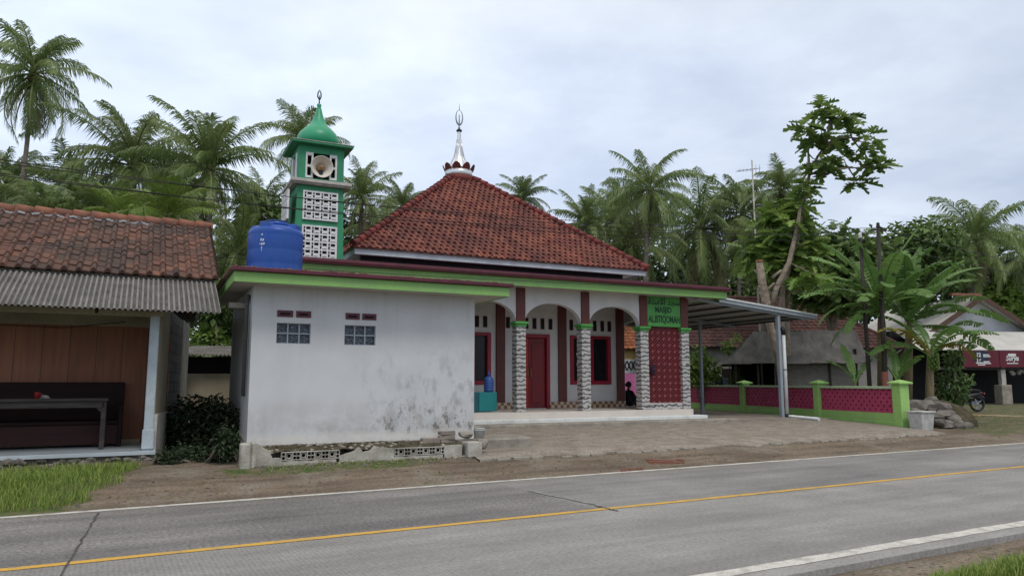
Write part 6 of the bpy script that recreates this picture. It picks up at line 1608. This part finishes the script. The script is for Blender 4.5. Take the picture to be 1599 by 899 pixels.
banana('short banana plant with one yellowing leaf beside the stone heap', 1452, 545, 24.3, .13, [
    (dg(185), dg(35), 2.3, 1.4, .30, G), (dg(200), dg(50), 2.5, 1.3, .32, 'bananay'), (dg(-10), dg(35), 1.6, 1.9, .28, 'bananay'), (dg(-25), dg(48), 2.2, 1.3, .32, G), (dg(10), dg(55), 2.4, 1.3, .32, G), (dg(-80), dg(60), 1.8, 1.4, .30, G), (dg(90), dg(65), 2.3, 1.0, .32, G), (dg(20), dg(35), 2.2, 1.1, .30, G), (dg(165), dg(65), 2.3, 1.0, .32, G)], 1447)
banana('small banana sucker just behind the green end post', 1402, 590, 24.2, .07, [(dg(30), dg(70), 1.5, .6, .22, G), (dg(150), dg(65), 1.5, .7, .22, G), (dg(80), dg(75), 1.6, .5, .22, G), (dg(-60), dg(60), 1.2, .9, .2, G)])
banana('small banana sucker left of the dark posts behind the wall', 1335, 592, 24.6, .06, [(dg(100), dg(75), 1.4, .5, .18, G), (dg(170), dg(60), 1.2, .8, .18, G), (dg(20), dg(65), 1.2, .7, .18, G)])
bb = MB(); random.seed(3); c0_ = at(1457, 556, 24.1)
for i in range(40): a_ = i * 2.4; z_ = -.02 * i * .6; rr = .13; bb.tube([Vector((math.cos(a_) * rr * .5, math.sin(a_) * rr * .5, z_)), Vector((math.cos(a_) * rr * 1.25, math.sin(a_) * rr * 1.25, z_ + .06)), Vector((math.cos(a_) * rr * 1.3, math.sin(a_) * rr * 1.3, z_ + .13))], [.02, .025, .008], 5)
bb.tube([(0, 0, .45), (0, 0, -.5)], .03, 6)
o = tag(bb.build('banana_bunch', 'leafl'), 'hanging bunch of green bananas on the short banana plant', 'bananas'); o.location = c0_

# ================================================================ GRASS, STONES, FAR WOOD
def blades(name, label, pts, hmin, hmax, w_, m, lean=.5):
    mb = MB()
    for (x, y) in pts:
        z = ground_z(x, y) - .01; a_ = R(0, 6.28); h = R(hmin, hmax); l = R(.1, lean) * h; d = Vector((math.cos(a_), math.sin(a_), 0)); s_ = Vector((-d.y, d.x, 0)) * w_; p = Vector((x, y, z)); n0 = len(mb.v); t = random.random()
        m1 = p + Vector((0, 0, h * .55)) + d * l * .35; tp = p + Vector((0, 0, h)) + d * l
        mb.v += [tuple(p - s_), tuple(p + s_), tuple(m1 + s_ * .8), tuple(m1 - s_ * .8), tuple(tp)]
        mb.face([n0, n0 + 1, n0 + 2, n0 + 3], 0, t); mb.face([n0 + 3, n0 + 2, n0 + 4], 0, t)
    return stuff(mb.build(name, m), label, 'grass')
random.seed(90); pts = []
while len(pts) < 42000:
    t, n = R(-8, 1.6), R(11.05, 14.4); lim = -.2 + (n - 11) * .36 + .3 * mnoise.noise(Vector((n * 2, t * .3, 0))); 
    x = RU.x * t + RN.x * n; y = RU.y * t + RN.y * n
    lo = 11.15 + .25 * mnoise.noise(Vector((t * 1.3, 5, 0))) + max(0, (t + .6)) * .5
    if n < lo or t > lim: continue
    rel = Vector((x, y, 0)) - FL.P
    if rel.dot(FL.v) > -.45: continue
    if rel.dot(FL.v) > -.95 and random.random() < .8: continue
    if random.random() < .25 + .55 * (mnoise.noise(Vector((x * 1.1, y * 1.1, 3))) + .5): pts.append((x, y))
blades('grass', 'bright green roadside grass in front of the timber house', pts, .035, .16, .0042, 'grass', 1.1)
pts = []; random.seed(91)
def gpatch(px, py, rx, n, lim=None):
    c = CAM + ray(px, py) * ((-.045 - H) / ray(px, py).z)
    for _ in range(n): a_, r_ = R(0, 6.28), rx * math.sqrt(random.random()); x, y = c.x + r_ * math.cos(a_) * 1.6 * RU.x - r_ * math.sin(a_) * .5 * RU.y, c.y + r_ * math.cos(a_) * 1.6 * RU.y + r_ * math.sin(a_) * .5 * RU.x; pts.append((x, y))
gpatch(1250, 896, .20, 700); gpatch(1402, 865, .12, 260); gpatch(1458, 853, .06, 60); gpatch(1560, 897, .28, 1000); gpatch(1605, 886, .26, 900); gpatch(1500, 910, .25, 700); gpatch(1200, 908, .15, 250)
for _ in range(1500):
    t, n = R(1, 9), R(1.5, 2.9); pts.append((RU.x * t + RN.x * n, RU.y * t + RN.y * n))
pts = [p for p in pts if Vector((p[0], p[1], 0)).dot(RN) < 4.46]
blades('grass', 'grass tufts on the near verge at the bottom right', pts, .05, .15, .005, 'grass', .8)
pts = []; random.seed(92)
for _ in range(5200):
    t, n = R(21.5, 44), R(12.6, 19); x = RU.x * t + RN.x * n; y = RU.y * t + RN.y * n
    if mnoise.noise(Vector((x * .6, y * .6, 1))) > -.1: pts.append((x, y))
blades('dry_grass', 'yellowish low weeds in front of the shop', pts, .02, .08, .007, 'dryweed', .9)
pts = []
for _ in range(900): s_ = R(.2, 3.2); p = FN.w(s_, -1.05 - abs(random.gauss(0, .18))); pts.append((p.x, p.y))
blades('grass', 'sparse short weeds along the foot of the low pierced wall', pts, .02, .06, .006, 'grass', .8)
sm_ = MB(); random.seed(93)
for i in range(3000):
    if i < 1500: t, n = R(-3, 22), 11.0 + abs(random.gauss(0, .55))
    elif i < 2000: p = FN.w(R(-.1, 4.6), -1.0 - abs(random.gauss(0, .2))); t, n = p.dot(RU), p.dot(RN)
    else: t, n = R(1, 9), R(2.8, 4.42)
    x = RU.x * t + RN.x * n; y = RU.y * t + RN.y * n; r_ = R(.004, .013) * (1.8 if random.random() < .06 else 1) * (R(1, 3.2) if 1500 <= i < 2000 and random.random() < .3 else 1)
    sm_.blob((x, y, ground_z(x, y) + r_ * .25), r_, i, 0, 0, (1.3, 1, .7), .3)
stuff(sm_.build('gravel', 'rock'), 'loose pale gravel scattered along both road edges', 'gravel')
lt_ = MB(); random.seed(96)
for i in range(700):
    if i < 420: t, n = R(-2, 20), R(11.1, 13.2)
    elif i < 560: p = FM.w(R(-2, 9), R(-5, -1.5)); t, n = p.dot(RU), p.dot(RN)
    else: t, n = R(1, 9), R(3.2, 4.4)
    x = RU.x * t + RN.x * n; y = RU.y * t + RN.y * n; z = ground_z(x, y) + (.045 if 420 <= i < 560 else .008); a_ = R(0, 6.28); l = R(.015, .05); d = Vector((math.cos(a_), math.sin(a_), R(-.1, .4))) * l; s_ = Vector((-d.y, d.x, R(-.01, .01))) * .35; p = Vector((x, y, z)); n0 = len(lt_.v)
    lt_.v += [tuple(p - d), tuple(p + s_), tuple(p + d), tuple(p - s_)]; lt_.face([n0, n0 + 1, n0 + 2, n0 + 3], 0, random.random())
stuff(lt_.build('leaf_litter', 'palmdry'), 'dry fallen leaves scattered over dirt and paving', 'leaf litter')
# far wood: one mass of foliage behind everything
fw = MB(); random.seed(95); bl = []
for i in range(120):
    px = -150 + i * 16.0 + R(-8, 8); Y = R(58, 72); top_y = 372 + 30 * mnoise.noise(Vector((i * .35, 0, 0))) + (40 if 650 < px < 900 else 0)
    for q in range(3):
        c = at(px + R(-10, 10), top_y + 40 + q * 55, Y); bl.append((c.x, c.y, c.z, 2.3, 2.3, 2.6))
leafcloud(fw, bl, 26000, .85, .5, shell=.45); stuff(fw.build('far_wood', 'leafd'), 'distant dark wood behind the village', 'trees')

# ================================================================ CAMERA, LIGHT, SKY
cam_d = D.cameras.new('camera'); cam = D.objects.new('camera', cam_d); COL.objects.link(cam)
cam.location = CAM; cam.rotation_euler = (PI / 2 + PITCH, 0, 0); cam_d.sensor_width = 36; cam_d.lens = FPX / 1599 * 36; cam_d.clip_end = 2000; cam_d.clip_start = .05
scene.camera = cam
SUN_EL, SUN_AZ = math.radians(58), math.radians(150)   # azimuth clockwise from +Y: behind the camera, a little right
ld = D.lights.new('sun', 'SUN'); ld.energy = 1.3; ld.angle = math.radians(16); ld.color = (1, .97, .92)
sun = D.objects.new('sun', ld); COL.objects.link(sun)
dirv = Vector((math.sin(SUN_AZ) * math.cos(SUN_EL), math.cos(SUN_AZ) * math.cos(SUN_EL), math.sin(SUN_EL)))
sun.rotation_euler = dirv.to_track_quat('Z', 'Y').to_euler(); sun.location = dirv * 100
wd = D.worlds.new('World'); scene.world = wd; wd.use_nodes = True; nt = wd.node_tree
bgn = nt.nodes['Background']; bgn.inputs['Strength'].default_value = .10
sky = N(nt, 'ShaderNodeTexSky', sky_type='NISHITA', sun_disc=False); sky.sun_elevation = SUN_EL; sky.sun_rotation = SUN_AZ
tc = N(nt, 'ShaderNodeTexCoord'); sep = N(nt, 'ShaderNodeSeparateXYZ'); L(nt, tc.outputs['Generated'], sep.inputs[0])
# cloud deck: project the direction onto a plane overhead
mx = N(nt, 'ShaderNodeMath', operation='MAXIMUM'); mx.inputs[1].default_value = .04; L(nt, sep.outputs[2], mx.inputs[0])
ad = N(nt, 'ShaderNodeMath', operation='ADD'); ad.inputs[1].default_value = .12; L(nt, mx.outputs[0], ad.inputs[0])
dv = N(nt, 'ShaderNodeVectorMath', operation='DIVIDE'); L(nt, tc.outputs['Generated'], dv.inputs[0])
cb = N(nt, 'ShaderNodeCombineXYZ')
for i in range(3): L(nt, ad.outputs[0], cb.inputs[i])
L(nt, cb.outputs[0], dv.inputs[1])
n1 = noise(nt, dv.outputs[0], .9, 6, .55); n2 = noise(nt, dv.outputs[0], 2.6, 6, .55)
cl = mixc(nt, ramp(nt, n1, [(.36, 0), (.66, 1)]), (6.6, 7.6, 9.5), (9.0, 9.9, 11.3))
cl = mixc(nt, ramp(nt, n2, [(.40, 0), (.72, .55)]), cl, (5.4, 6.4, 8.4))
# zenith brighter than the horizon, as under a thin overcast
zr_ = N(nt, 'ShaderNodeMapRange'); zr_.inputs[1].default_value = .35; zr_.inputs[2].default_value = 1.0; zr_.inputs[3].default_value = 1.0; zr_.inputs[4].default_value = 1.2; L(nt, sep.outputs[2], zr_.inputs[0])
vm = N(nt, 'ShaderNodeVectorMath', operation='SCALE'); L(nt, mixc(nt, ramp(nt, sep.outputs[2], [(.40, 0), (.70, 1)]), cl, (8.0, 7.9, 7.7)), vm.inputs[0]); gx = N(nt, 'ShaderNodeMapRange'); gx.inputs[1].default_value = -.6; gx.inputs[2].default_value = .6; gx.inputs[3].default_value = 1.14; gx.inputs[4].default_value = .82; L(nt, sep.outputs[0], gx.inputs[0]); gm_ = mul_(nt, zr_.outputs[0], gx.outputs[0]); L(nt, gm_, vm.inputs['Scale'])
L(nt, mixc(nt, .92, sky.outputs[0], vm.outputs[0]), bgn.inputs['Color'])
vs = scene.view_settings; vs.view_transform = 'Standard'; vs.look = 'None'; vs.exposure = .07; vs.gamma = 1; vs.use_curve_mapping = False
scene.cycles.max_bounces = 6; scene.cycles.diffuse_bounces = 3; scene.cycles.glossy_bounces = 2; scene.cycles.transmission_bounces = 2; scene.cycles.use_denoising = True
